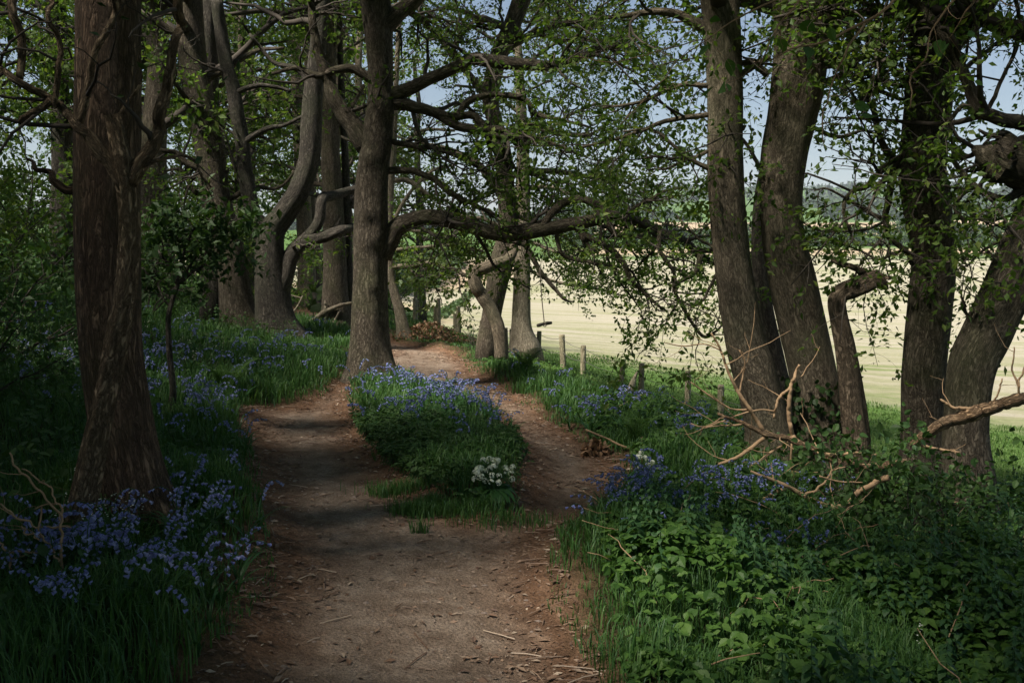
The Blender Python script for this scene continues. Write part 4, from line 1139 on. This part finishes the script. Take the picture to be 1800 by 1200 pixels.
# ferns
def fern(label, loc, size, fronds, seed):
    rng = np.random.default_rng(seed)
    r = empty('fern', loc, label, 'fern')
    for k in range(fronds):
        a = k / fronds * 6.28 + rng.random() * .5
        out = np.array([math.cos(a), math.sin(a), 0]); ln = size * (.8 + .4 * rng.random())
        t = np.linspace(0, 1, 12)
        P = out * (t ** 1.5 * ln * .52)[:, None] + np.array([0, 0, 1]) * ((t * 1.05 - .38 * t ** 3) * ln)[:, None]
        mb = MB(); v, f, c = tubes(P[None], np.linspace(.005, .0015, 12)[None], 4); mb.add(v, f, 0, c)
        tt = np.linspace(.15, .98, 22)
        B = np.stack([np.interp(tt, t, P[:, j]) for j in range(3)], -1)
        tan = norm(np.gradient(B, axis=0)); side = np.cross(tan, [0, 0, 1.0]); side = norm(side); nrm = np.cross(side, tan)
        L = ln * .17 * np.sin(math.pi * np.clip(tt * .85 + .12, 0, 1)) ** .8 + .01
        for s in (-1, 1):
            # each pinna is cut into leaflets
            for q in range(5):
                u = (q + .5) / 5
                C = B + side * s * (L * u)[:, None] * 1.0 + tan * .12 * (L * u)[:, None]
                for e in (-1, 1):
                    v, f = leaves(C, tan * e + side * s * .5, nrm, L * .30 * (1 - .6 * u), LANCE, 1.5)
                    mb.add(v, f, 0)
        mb.build('frond', M['bramble_leaf'], r, False)
    return r
fern('feathery fern at the left bend of the path below the forked oak', gz(*gpix(402, 705)[:2]), .55, 11, 1)
fern('bright fern on the right verge, nearest the post with the wooden stake', gz(*gpix(1120, 800)[:2]), .42, 9, 2)
fern('pale green fern further up the right verge beside the path', gz(*gpix(925, 672)[:2]), .5, 9, 3)
fern('low fern under the lower fallen orange branch', gz(*gpix(1400, 905)[:2]), .35, 8, 4)

# wild garlic
def garlic(label, loc, heads, nl, size, seed):
    rng = np.random.default_rng(seed)
    r = empty('wild_garlic', loc, label, 'wild garlic')
    a = rng.random(nl) * 6.28
    mb = MB()
    out = np.stack([np.cos(a), np.sin(a), np.zeros(nl)], -1)
    for sgm, (t0, t1) in enumerate([(0, .34), (.34, .68), (.68, 1.0)]):
        pass
    K = 7
    ln = size * (.75 + .5 * rng.random(nl)); spread = .55 + .45 * rng.random(nl)
    t = np.linspace(0, 1, K)
    C = out[:, None] * (t ** 1.3 * .85)[None, :, None] * (ln * spread)[:, None, None] + np.array([0, 0, 1.0]) * ((1.0 * t - .95 * t ** 2.2)[None, :, None] * ln[:, None, None] * 1.2)
    side = np.stack([-np.sin(a), np.cos(a), np.zeros(nl)], -1)
    W = np.sin(math.pi * np.clip(t * .95 + .03, 0, 1)) ** .9 * .03
    V = np.stack([C - side[:, None] * W[None, :, None] + [0, 0, .006], C, C + side[:, None] * W[None, :, None] + [0, 0, .006]], 2).reshape(-1, 3)
    i = np.arange(nl * K * 3).reshape(nl, K, 3)
    F = np.concatenate([np.stack([i[:, :-1, j], i[:, :-1, j + 1], i[:, 1:, j + 1], i[:, 1:, j]], -1).reshape(-1, 4) for j in (0, 1)])
    mb.add(V, F); mb.build('leaves', M['bluebell_leaf'], r)
    for k in range(heads):
        a = rng.random() * 6.28; q = math.sqrt(rng.random())
        top = np.array([math.cos(a) * q * size * .62, math.sin(a) * q * size * .45, size * (1.15 - .35 * q + .12 * rng.normal())])
        P = catmull([(0, 0, 0), top * [.3, .3, .6], top], 7)
        mb = MB(); v, f, c = tubes(P[None], np.full((1, 7), .0022), 4); mb.add(v, f, 0, c)
        st_ = mb.build('stalk', M['bluebell_leaf'], r)
        nfl = 17
        dd = norm(rng.normal(size=(nfl, 3)) + np.array([0, 0, .7])) * .019
        mb = MB()
        for j in range(6):
            ph = j / 6 * 6.28
            u, w_ = frames(norm(dd))
            mb.add(*leaves(top + dd, u * math.cos(ph) + w_ * math.sin(ph), norm(dd), np.full(nfl, .0095), DIAMOND, 1.0))
        mb.build('flower_head', M['white_petal'], st_, False)
    return r
garlic('round clump of white wild garlic at the near tip of the grassy island', gz(*gpix(868, 888)[:2]), 38, 60, .22, 1)
garlic('few white wild garlic heads behind the bluebells right of the path', gz(*gpix(1122, 848)[:2]), 9, 16, .19, 2)

# ------------------------------------------------------------------ grass
def blades(x, y, h, width, rng, mat, name, bend=.55):
    n = len(x)
    z = ground(x, y)
    p = np.stack([x, y, z], -1)
    a = rng.random(n) * 6.28; d = np.stack([np.cos(a), np.sin(a), np.zeros(n)], -1)
    fa = a + 1.57 + rng.normal(size=n) * .5; s = np.stack([np.cos(fa), np.sin(fa), np.zeros(n)], -1) * (width * .5)[:, None]
    b = (bend * (.3 + 1.0 * rng.random(n)))[:, None]; hh = h[:, None]; up = np.array([0, 0, 1.0])
    m = p + up * hh * .55 + d * hh * .18 * b
    m2 = p + up * hh * (.88 - .15 * b) + d * hh * .50 * b
    tip = p + up * hh * (1.0 - .38 * b) + d * hh * .95 * b
    V = np.stack([p - s, p + s, m - s * .85, m + s * .85, m2 - s * .55, m2 + s * .55, tip], 1).reshape(-1, 3)
    o = (np.arange(n) * 7)[:, None]
    F4 = np.concatenate([o + np.array([[0, 1, 3, 2]]), o + np.array([[2, 3, 5, 4]])])
    F3 = o + np.array([[4, 5, 6]])
    me = mesh_data(name, V, [F4, F3], mat, True)
    return link(bpy.data.objects.new(name, me))

def scatter(rng, y0, y1, dens, x_pad=1.0, side=None):
    xa, xb = (-80 - CX) / FPX * y1 - x_pad, (1880 - CX) / FPX * y1 + x_pad
    n = int((xb - xa) * (y1 - y0) * dens)
    x, y = xa + (xb - xa) * rng.random(n), y0 + (y1 - y0) * rng.random(n)
    k = abs(x / np.maximum(y, .1)) < .53
    return x[k], y[k]

rng = np.random.default_rng(201)
GX, GY, GH, GW = [], [], [], []
for y0, y1, dens, wd in [(2.6, 5, 2400, .006), (5, 8, 1900, .007), (8, 12, 1300, .008), (12, 17, 700, .011), (17, 25, 260, .016), (25, 40, 70, .03)]:
    x, y = scatter(rng, y0, y1, dens)
    sd = path_sd(x, y)
    clump = fbm(np.stack([x, y], -1) * 1.3, 31, 3)
    edge = smooth(0.0, .4, sd + clump * .12)
    k = (sd > .02 + .10 * clump) & (rng.random(len(x)) < .35 + .65 * edge)
    left = x < interp(X_LEFT, y)
    k &= ~(left & (rng.random(len(x)) < .45 * smooth(.6, 2.0, sd)))
    k &= fence_w(x, y) < 12
    x, y, sd, clump, edge = x[k], y[k], sd[k], clump[k], edge[k]
    h = (.045 + .115 * edge) * (.7 + .6 * rng.random(len(x))) * (1 + .45 * clump)
    island = poly_sd(ISLAND, x, y) < 0
    h *= np.where(island, .85, np.where((x < 0) & (y < 8), .8, 1.0)) * np.where((fence_w(x, y) > -3.5) & (y > 9), .45, 1)
    GX.append(x); GY.append(y); GH.append(h); GW.append(wd * (.7 + .6 * rng.random(len(x))))
for px, py, sx, n in [(738, 893, .09, 700), (760, 885, .05, 200), (820, 897, .10, 420), (738, 925, .03, 60), (700, 860, .12, 500), (860, 905, .2, 600)]:
    g = gpix(px, py)
    GX.append(g[0] + rng.normal(size=n) * sx); GY.append(g[1] + rng.normal(size=n) * sx * .5); GH.append(.05 + .07 * rng.random(n)); GW.append(np.full(n, .005))
GX, GY, GH, GW = map(np.concatenate, (GX, GY, GH, GW))
fw = fence_w(GX, GY)
sel = (fw > -2.2) & (GY > 10)
o = blades(GX[~sel], GY[~sel], GH[~sel], GW[~sel], rng, M['grass'], 'grass'); tag(o, kind='stuff')
o = blades(GX[sel], GY[sel], GH[sel], GW[sel], rng, M['field_grass'], 'meadow_grass'); tag(o, kind='stuff')

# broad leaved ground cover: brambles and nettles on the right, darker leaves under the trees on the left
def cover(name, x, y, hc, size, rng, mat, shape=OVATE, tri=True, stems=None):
    n = len(x)
    z = ground(x, y)
    h = hc * (.45 + .6 * rng.random(n) ** .6)
    C = np.stack([x, y, z + h], -1)
    a = rng.random(n) * 6.28
    D = np.stack([np.cos(a), np.sin(a), -.25 + .45 * rng.normal(size=n)], -1)
    N = rng.normal(size=(n, 3)) * .38 + np.array([0, -.12, 1.0])
    S = size * (.6 + .8 * rng.random(n))
    mb = MB()
    mb.add(*leaves(C, D, N, S, shape))
    if tri:
        for s in (-1, 1):
            c, q = math.cos(1.35 * s), math.sin(1.35 * s)
            D2 = np.stack([D[:, 0] * c - D[:, 1] * q, D[:, 0] * q + D[:, 1] * c, D[:, 2] - .1], -1)
            mb.add(*leaves(C - norm(D) * (S * .08)[:, None], D2, N + rng.normal(size=(n, 3)) * .12, S * .82, shape))
    j = rng.random(n) < .35
    P = np.stack([np.stack([x[j], y[j], z[j]], -1), np.stack([x[j] + .03, y[j], z[j] + h[j] * .6], -1), C[j]], 1)
    mb2 = MB(); v, f, c = tubes(P, np.tile([.003, .0025, .0015], (len(P), 1)), 4, False); mb2.add(v, f, 0, c)
    o = mb.build(name, M[mat], None, False); tag(o, kind='stuff')
    s = mb2.build('stalks', M['bluebell_leaf'], o)
    return o
rng = np.random.default_rng(211)
x = -.2 + 6 * rng.random(60000); y = 2.3 + 8.0 * rng.random(60000)
sd = path_sd(x, y)
den = fbm(np.stack([x, y], -1) * .9, 51, 3)
right = x > interp(X_RIGHT, y) + .05
kx = smooth(.05, .45, sd + .15 * den) * (.28 + .72 * smooth(-.35, .25, den)) * (1 - .8 * smooth(6.2, 9, y) * (1 - smooth(2.4, 3.2, x)))
k = right & (rng.random(len(x)) < kx) & (abs(x / y) < .56)
x, y, sd, den = x[k], y[k], sd[k], den[k]
hc = (.05 + .17 * smooth(0, .9, sd)) * (1 + .6 * fbm(np.stack([x, y], -1) * 1.1, 55, 2)) + .26 * smooth(1.6, 2.8, x) * smooth(7.0, 6.0, y)
hc = hc * np.where((x > 1.2) & (x < 3.0) & (y > 5.4) & (y < 8.2), .42, 1)
cover('bramble_undergrowth', x, y, np.maximum(hc, .04), .054, rng, 'bramble_leaf')
# dead stems and taller nettles standing in the brambles
m_ = 170
i_ = rng.integers(0, len(x), m_)
a_ = rng.random(m_) * 6.28; L_ = .25 + .6 * rng.random(m_) ** 1.5
s0_ = np.stack([x[i_], y[i_], ground(x[i_], y[i_])], -1); o_ = np.stack([np.cos(a_), np.sin(a_), 0 * a_], -1) * (L_ * .8)[:, None]; up_ = np.array([0, 0, 1.]) * L_[:, None]
Q_ = np.stack([s0_ + o_ * t + up_ * (t * .75 - .35 * t * t) + rng.normal(size=(m_, 3)) * .012 for t in np.linspace(0, 1, 7)], 1)
mb = MB(); v, f, c = tubes(Q_, np.tile(np.linspace(.0045, .0018, 7), (m_, 1)), 5); mb.add(v, f, 0, c)
tag(mb.build('dead_stems', M['pale_twig'], None), kind='stuff')
m_ = 520
i_ = rng.integers(0, len(x), m_); k_ = (hc[i_] > .14); i_ = i_[k_]; m_ = len(i_)
mb = MB(); hN = hc[i_] * 1.15 + .12
for q_ in range(6):
    for s_ in (0, 1, 2):
        a_ = rng.random(m_) * .6 + q_ * 1.57 + s_ * 2.09
        mb.add(*leaves(np.stack([x[i_], y[i_], ground(x[i_], y[i_]) + hN * (.5 + .5 * q_ / 5)], -1), np.stack([np.cos(a_), np.sin(a_), -.35 + 0 * a_], -1), rng.normal(size=(m_, 3)) * .15 + np.array([0, 0, 1.]), .075 - .009 * q_ + 0 * a_, LANCE, 2.6))
nt_ = mb.build('nettles', M['nettle_leaf'], None, False); tag(nt_, kind='stuff')
b0_ = np.stack([x[i_], y[i_], ground(x[i_], y[i_])], -1); b1_ = b0_ + np.array([0, 0, 1.]) * hN[:, None]
mb = MB(); v, f, c = tubes(np.stack([b0_, (b0_ + b1_) / 2 + .006, b1_], 1), np.full((m_, 3), .0025), 4); mb.add(v, f, 0, c); mb.build('stalks', M['nettle_leaf'], nt_)
n = 26000
x, y = -12 + 11.5 * rng.random(n), 2.6 + 17 * rng.random(n) ** 1.35
sd = path_sd(x, y)
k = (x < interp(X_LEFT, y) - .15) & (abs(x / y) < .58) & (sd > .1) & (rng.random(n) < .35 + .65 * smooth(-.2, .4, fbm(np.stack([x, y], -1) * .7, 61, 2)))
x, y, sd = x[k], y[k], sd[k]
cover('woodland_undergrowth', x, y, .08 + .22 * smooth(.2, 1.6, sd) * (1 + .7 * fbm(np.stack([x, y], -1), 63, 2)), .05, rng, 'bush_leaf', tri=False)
n = 9000
q = on_ground(850 + 460 * rng.random(n), 640 + 180 * rng.random(n))
x, y = q[:, 0], q[:, 1]
sd = path_sd(x, y)
k = (sd > .06) & (poly_sd(ISLAND, x, y) > 0) & (x > interp(X_RIGHT, y)) & (fence_w(x, y) < -.3)
x, y, sd = x[k], y[k], sd[k]
cover('verge_undergrowth', x, y, .03 + .08 * smooth(.05, .7, sd) * (1 + .6 * fbm(np.stack([x, y], -1) * 1.2, 65, 2)), .05, rng, 'bramble_leaf', shape=DIAMOND)
q = on_ground(*np.array([[690, 770], [730, 810], [650, 755], [780, 850], [860, 800]]).T)
n = 4500
b_ = q[rng.integers(0, 5, n)] + rng.normal(size=(n, 3)) * [.22, .3, 0]
k = poly_sd(ISLAND, b_[:, 0], b_[:, 1]) < -.02
cover('island_undergrowth', b_[k, 0], b_[k, 1], np.full(k.sum(), .13), .04, rng, 'bush_leaf', shape=DIAMOND)

# ------------------------------------------------------------------ bluebells
def bluebell_parts(seed):
    rng = np.random.default_rng(seed)
    h = .21 + .09 * rng.random(); a = rng.random() * 6.28
    out = np.array([math.cos(a), math.sin(a), 0])
    P = catmull([(0, 0, 0), out * .02 + [0, 0, h * .55], out * .05 + [0, 0, h * .9], out * .11 + [0, 0, h], out * .15 + [0, 0, h * .95]], 10)
    st = MB(); v, f, c = tubes(P[None], np.linspace(.0035, .0015, 10)[None], 5, False); st.add(v, f)
    nl = 5; aa = rng.random(nl) * 6.28; K = 5; t = np.linspace(0, 1, K); ln = .18 + .12 * rng.random(nl)
    o = np.stack([np.cos(aa), np.sin(aa), np.zeros(nl)], -1); side = np.stack([-np.sin(aa), np.cos(aa), np.zeros(nl)], -1)
    C = o[:, None] * (t ** 1.5 * .7)[None, :, None] * ln[:, None, None] + np.array([0, 0, 1.]) * ((t - .5 * t ** 2.3)[None, :, None] * ln[:, None, None])
    W = np.array([.005, .007, .007, .005, .0005])
    V = np.stack([C - side[:, None] * W[None, :, None], C + side[:, None] * W[None, :, None]], 2).reshape(-1, 3)
    i = np.arange(nl * K * 2).reshape(nl, K, 2)
    st.add(V, np.stack([i[:, :-1, 0], i[:, :-1, 1], i[:, 1:, 1], i[:, 1:, 0]], -1).reshape(-1, 4))
    nb = rng.integers(7, 12); fl = MB()
    for k in range(nb):
        t = .52 + .47 * k / (nb - 1)
        p = np.array([np.interp(t, np.linspace(0, 1, 10), P[:, j]) for j in range(3)])
        ang = a + rng.normal() * .9; d = norm(np.array([math.cos(ang) * .75, math.sin(ang) * .75, -.75 + .5 * rng.random()]))
        p0 = p + d * .006
        A, B = frames(d[None]); A, B = A[0], B[0]
        rings = []
        for s, r in ((0, .0025), (.005, .005), (.013, .0052), (.018, .0095)):
            th = np.arange(6) / 6 * 6.28
            rings.append(p0 + d * s + np.outer(np.cos(th), A) * r + np.outer(np.sin(th), B) * r)
        V = np.concatenate(rings); i = np.arange(24).reshape(4, 6); n = np.roll(i, -1, 1)
        fl.add(V, np.stack([i[:-1], n[:-1], n[1:], i[1:]], -1).reshape(-1, 4))
    return st, fl
BB = []
for k in range(10):
    st, fl = bluebell_parts(700 + k)
    BB.append((st, fl, st.data('bluebell_stem', M['bluebell_leaf']), fl.data('bluebell_flowers', M['bluebell'])))
PATCH = {
 'left': ('bluebell in the loose patch on the dark verge left of the path', 'bluebells on the left verge',
          [(140, 1045, 130, 30, 70), (330, 950, 60, 28, 45), (60, 1030, 60, 30, 30), (400, 1000, 40, 30, 14), (150, 1140, 120, 25, 30), (330, 1080, 70, 30, 16), (250, 1010, 60, 30, 26), (370, 745, 45, 30, 60), (430, 790, 20, 30, 12), (330, 775, 50, 30, 30), (400, 860, 40, 40, 14)]),
 'bank': ('bluebell on the shaded bank at the back left', 'bluebells on the back left bank', [(60, 640, 70, 40, 130), (250, 660, 60, 30, 110), (480, 655, 60, 22, 110), (330, 610, 60, 25, 90), (560, 620, 40, 20, 40), (290, 700, 60, 30, 90), (200, 720, 90, 40, 60), (420, 690, 30, 20, 40)]),
 'island': ('bluebell on the grassy island in the fork of the path', 'bluebells on the grassy island', [(700, 706, 60, 14, 130), (800, 716, 55, 16, 150), (850, 748, 40, 20, 90), (690, 745, 45, 22, 70), (770, 760, 60, 25, 90), (650, 700, 30, 12, 30), (860, 790, 30, 25, 30)]),
 'right': ('bluebell among the brambles right of the path', 'bluebells right of the path', [(1075, 885, 35, 14, 50), (1150, 895, 50, 22, 60), (1250, 890, 60, 25, 55), (1120, 965, 55, 14, 40), (1330, 905, 50, 22, 50), (1420, 900, 50, 22, 40), (1360, 1000, 70, 30, 22), (1480, 880, 40, 15, 14), (1180, 960, 60, 25, 24), (1260, 1000, 90, 40, 18)]),
 'verge': ('bluebell on the far verge between the path and the fence', 'bluebells by the fence', [(1035, 750, 35, 16, 80), (1150, 752, 50, 18, 100), (1215, 772, 45, 18, 110), (975, 705, 25, 25, 50), (1100, 740, 35, 16, 40), (1290, 790, 50, 20, 60), (925, 668, 30, 16, 30)]),
}
FRAC = {'left': .5, 'bank': .28, 'island': .25, 'right': .45, 'verge': .22}
rng = np.random.default_rng(231)
rows = []
for key, (lab, grp, blobs) in PATCH.items():
    for cx, cy, sx, sy, n in blobs:
        n = int(n * FRAC[key])
        px, py = cx + rng.normal(size=n) * sx * .8, cy + rng.normal(size=n) * sy * .8
        g = on_ground(px, np.clip(py, 480, 1230))
        sd = path_sd(g[:, 0], g[:, 1])
        for p, s in zip(g, sd):
            if s > .06:
                rows.append((p[1], key, p))
rows.sort(key=lambda r: r[0])
rest = MB(); rest_st = MB()
for k, (d, key, p) in enumerate(rows):
    st, fl, m1, m2 = BB[int(rng.integers(0, 10))]
    s = .75 + .35 * rng.random(); a = rng.random() * 6.28
    if k < 300:
        o = bpy.data.objects.new('bluebell', m1); COL.objects.link(o)
        o.location = p; o.rotation_euler = (0, 0, a); o.scale = (s, s, s)
        tag(o, PATCH[key][0], 'bluebell', PATCH[key][1])
        c = bpy.data.objects.new('flowers', m2); COL.objects.link(c); c.parent = o
    else:
        ca, sa = math.cos(a), math.sin(a)
        rot = np.array([[ca, -sa, 0], [sa, ca, 0], [0, 0, 1]]) * s * 1.1
        for src, dst in ((st, rest_st), (fl, rest)):
            n0 = 0
            V = np.concatenate(src.v) @ rot.T + p
            f4 = [f for f in src.f]
            dst.add(V, f4)
far = rest.build('bluebells', M['bluebell'], None); tag(far, kind='stuff')
rest_st.build('stems', M['bluebell_leaf'], far)

# tiny white flowers of the woodland floor
rng = np.random.default_rng(241)
mb = MB()
for cx, cy, sx, sy, n in [(180, 975, 40, 20, 26), (70, 640, 60, 40, 160), (330, 640, 40, 25, 30), (1760, 1080, 40, 60, 26), (1700, 1150, 40, 40, 8), (260, 560, 30, 40, 40), (1300, 740, 40, 15, 20)]:
    g = on_ground(cx + rng.normal(size=n) * sx, cy + rng.normal(size=n) * sy)
    for j in range(5):
        ph = j / 5 * 6.28 + rng.random(n)
        top = g + np.array([0, 0, 1.]) * (.12 + .12 * rng.random(n))[:, None]
        mb.add(*leaves(top, np.stack([np.cos(ph), np.sin(ph), .2 + 0 * ph], -1), np.array([0, -.4, 1.0]) + 0 * g, np.full(n, .011), DIAMOND, 1.5))
tag(mb.build('small_white_flowers', M['white_petal'], None, False), kind='stuff')

# litter and pebbles on the trodden earth
rng = np.random.default_rng(251)
n = 90000
x, y = -4.5 + 7.5 * rng.random(n), 2.6 + 15 * rng.random(n) ** 1.3
sd = path_sd(x, y)
k = (sd < .12) & (rng.random(n) < .16 + .84 * smooth(-.45, .0, sd + .25 * fbm(np.stack([x, y], -1) * 1.5, 71, 2)))
x, y = x[k], y[k]; n = len(x)
mb = MB()
a = rng.random(n) * 6.28
mb.add(*leaves(np.stack([x, y, ground(x, y) + .006], -1), np.stack([np.cos(a), np.sin(a), .15 * rng.normal(size=n)], -1), rng.normal(size=(n, 3)) * .3 + np.array([0, 0, 1.]), (.014 + .045 * rng.random(n) ** 2.5), DIAMOND, .8))
m = 700
i = rng.integers(0, n, m); a = rng.random(m) * 6.28; L = .02 + .09 * rng.random(m) ** 2
d = np.stack([np.cos(a), np.sin(a), 0 * a], -1) * L[:, None]
p = np.stack([x[i], y[i], ground(x[i], y[i]) + .006], -1)
v, f, c = tubes(np.stack([p - d, p + d * [.1, .2, 0] + [0, 0, .004], p + d], 1), np.full((m, 3), .0028), 4); mb.add(v, f)
tag(mb.build('leaf_litter', M['litter'], None, False), kind='stuff')
n = 2600
x, y = -2 + 4 * rng.random(n), 2.6 + 8 * rng.random(n)
k = path_sd(x, y) < -.05; x, y = x[k], y[k]
mb = MB()
ico = np.array([(0, 0, 1), (.9, 0, .3), (.28, .85, .3), (-.72, .53, .3), (-.72, -.53, .3), (.28, -.85, .3)]); fi = np.array([(0, 1, 2), (0, 2, 3), (0, 3, 4), (0, 4, 5), (0, 5, 1)])
for xx, yy, zz in zip(x, y, ground(x, y)):
    s = .004 + .014 * rng.random() ** 4
    mb.add(ico * s * (.7 + .6 * rng.random((6, 3))) * [1.2, 1, .6] + [xx, yy, zz - s * .1], fi)
tag(mb.build('pebbles', M['stone'], None, False), kind='stuff')

# ivy on the right hand stout trunk
P2, R2, _, _, Yb, base = T['twin_b'][1]
rng = np.random.default_rng(261)
n = 520
zi = rng.random(n) ** 1.6 * 1.15; th = rng.random(n) * 3.4 + 2.6
j = np.clip(np.searchsorted(P2[:, 2], base[2] + zi), 1, len(P2) - 2)
dirv = np.stack([np.cos(th), np.sin(th), 0 * th], -1)
C = P2[j] + dirv * (R2[j] * 1.12 + .02)[:, None]
mb = MB(); mb.add(*leaves(C, rng.normal(size=(n, 3)) * .5 + np.array([0, 0, -.7]), dirv + rng.normal(size=(n, 3)) * .35, .05 + .03 * rng.random(n), OVATE, 1.2))
thing_mesh([mb], '', base); mb.build('ivy', M['dark_leaf'], T['twin_b'][0], False)

# ------------------------------------------------------------------ beyond the field: hedges, trees, wooded hills
def hedge(name, label, a, b, h, thick, seed, lumps=.5, mat='hedge_leaf', cat='hedge', group=None):
    rng = np.random.default_rng(seed)
    L = math.hypot(b[0] - a[0], b[1] - a[1]); n = int(min(L * h * thick * 1.6, 14000) + 1500)
    t = rng.random(n)
    top = h * (1 + lumps * fbm(np.stack([t * L / 9, 0 * t], -1), seed, 3))
    d = np.array([b[0] - a[0], b[1] - a[1]]) / L; nn = np.array([-d[1], d[0]])
    off = rng.normal(size=n) * thick * .4; z = top * rng.random(n) ** .6
    x, y = a[0] + d[0] * L * t + nn[0] * off, a[1] + d[1] * L * t + nn[1] * off
    C = np.stack([x, y, h0(x, y) + z], -1); o = np.array([a[0], a[1], h0(a[0], a[1])])
    S = .30 * h ** .7 * (1 + 1.0 * rng.random(n))
    mb = MB(); mb.add(*leaves(C - o, rng.normal(size=(n, 3)), rng.normal(size=(n, 3)) + np.array([0, -.2, .6]), S, DIAMOND, 1.6))
    q = mb.build(name, M[mat], None, False); q.location = o
    return tag(q, label, cat, group)
def gp(px, py):
    return gpix(px, py)[:2]
hedge('hedge', 'low green hedge line dropping left across the pale fields beyond the fence', gp(560, 556), gp(840, 504), .7, .8, 1)
hedge('hedge', 'tall dark hedge along the upper edge of the tan field on the left', gp(600, 511), gp(800, 457), 4, 4, 2)
hedge('hedge', 'nearest dark hedge along the far edge of the pale mown field', (-40, 354), (330, 372), 1.6, 2.5, 3)
hedge('hedge', 'thick hedge with bushes between the two stubble strips on the right', (20, 424), (340, 452), 4, 8, 4, .9)
hedge('hedge', 'long dark hedge under the uppermost tan strip on the right', (20, 500), (400, 566), 4.5, 6, 5, .5)
def wood():
    rng = np.random.default_rng(281)
    n = 5200
    y = 640 + 2300 * rng.random(n) ** 1.15; x = y * (-.62 + 1.3 * rng.random(n))
    t = x / y
    front = 1010 - 310 * (t < .05)
    k = (y > front) & (fbm(np.stack([x, y], -1) / 260, 81, 2) > -.22 - .5 * (y < 900))
    x, y = x[k], y[k]; n = len(x)
    m = 34
    i = np.repeat(np.arange(n), m)
    r = (4 + 4 * rng.random(n)); hh = 7 + 8 * rng.random(n)
    u = norm(rng.normal(size=(n * m, 3))); u[:, 2] = abs(u[:, 2])
    C = np.stack([x[i], y[i], h0(x, y)[i]], -1) + u * np.stack([r[i], r[i], hh[i]], -1) * (.75 + .3 * rng.random(n * m))[:, None]
    mb = MB(); mb.add(*leaves(C, rng.normal(size=(n * m, 3)), u + rng.normal(size=(n * m, 3)) * .4, r[i] * .75, DIAMOND, 1.8))
    tag(mb.build('distant_woods', M['wood_far'], None, False), kind='stuff')
wood()

# ------------------------------------------------------------------ the air over the valley
def haze():
    mb = MB()
    lo, hi = np.array([-4600, -90, -14.0]), np.array([4600, 5900, 330.0])
    c = np.array([[(lo if i == 0 else hi)[0], (lo if j == 0 else hi)[1], (lo if k == 0 else hi)[2]] for i in (0, 1) for j in (0, 1) for k in (0, 1)])
    mb.add(c, np.array([(0, 1, 3, 2), (4, 6, 7, 5), (0, 4, 5, 1), (2, 3, 7, 6), (0, 2, 6, 4), (1, 5, 7, 3)]))
    m = bpy.data.materials.new('haze'); m.use_nodes = True
    nt = m.node_tree; nt.nodes.clear()
    out = nt.nodes.new('ShaderNodeOutputMaterial'); v = nt.nodes.new('ShaderNodeVolumePrincipled')
    v.inputs['Color'].default_value = (.80, .88, 1.0, 1); v.inputs['Density'].default_value = HAZE
    nt.links.new(v.outputs[0], out.inputs['Volume'])
    tag(mb.build('haze', m, None, False), kind='stuff')
HAZE = .00012
haze()
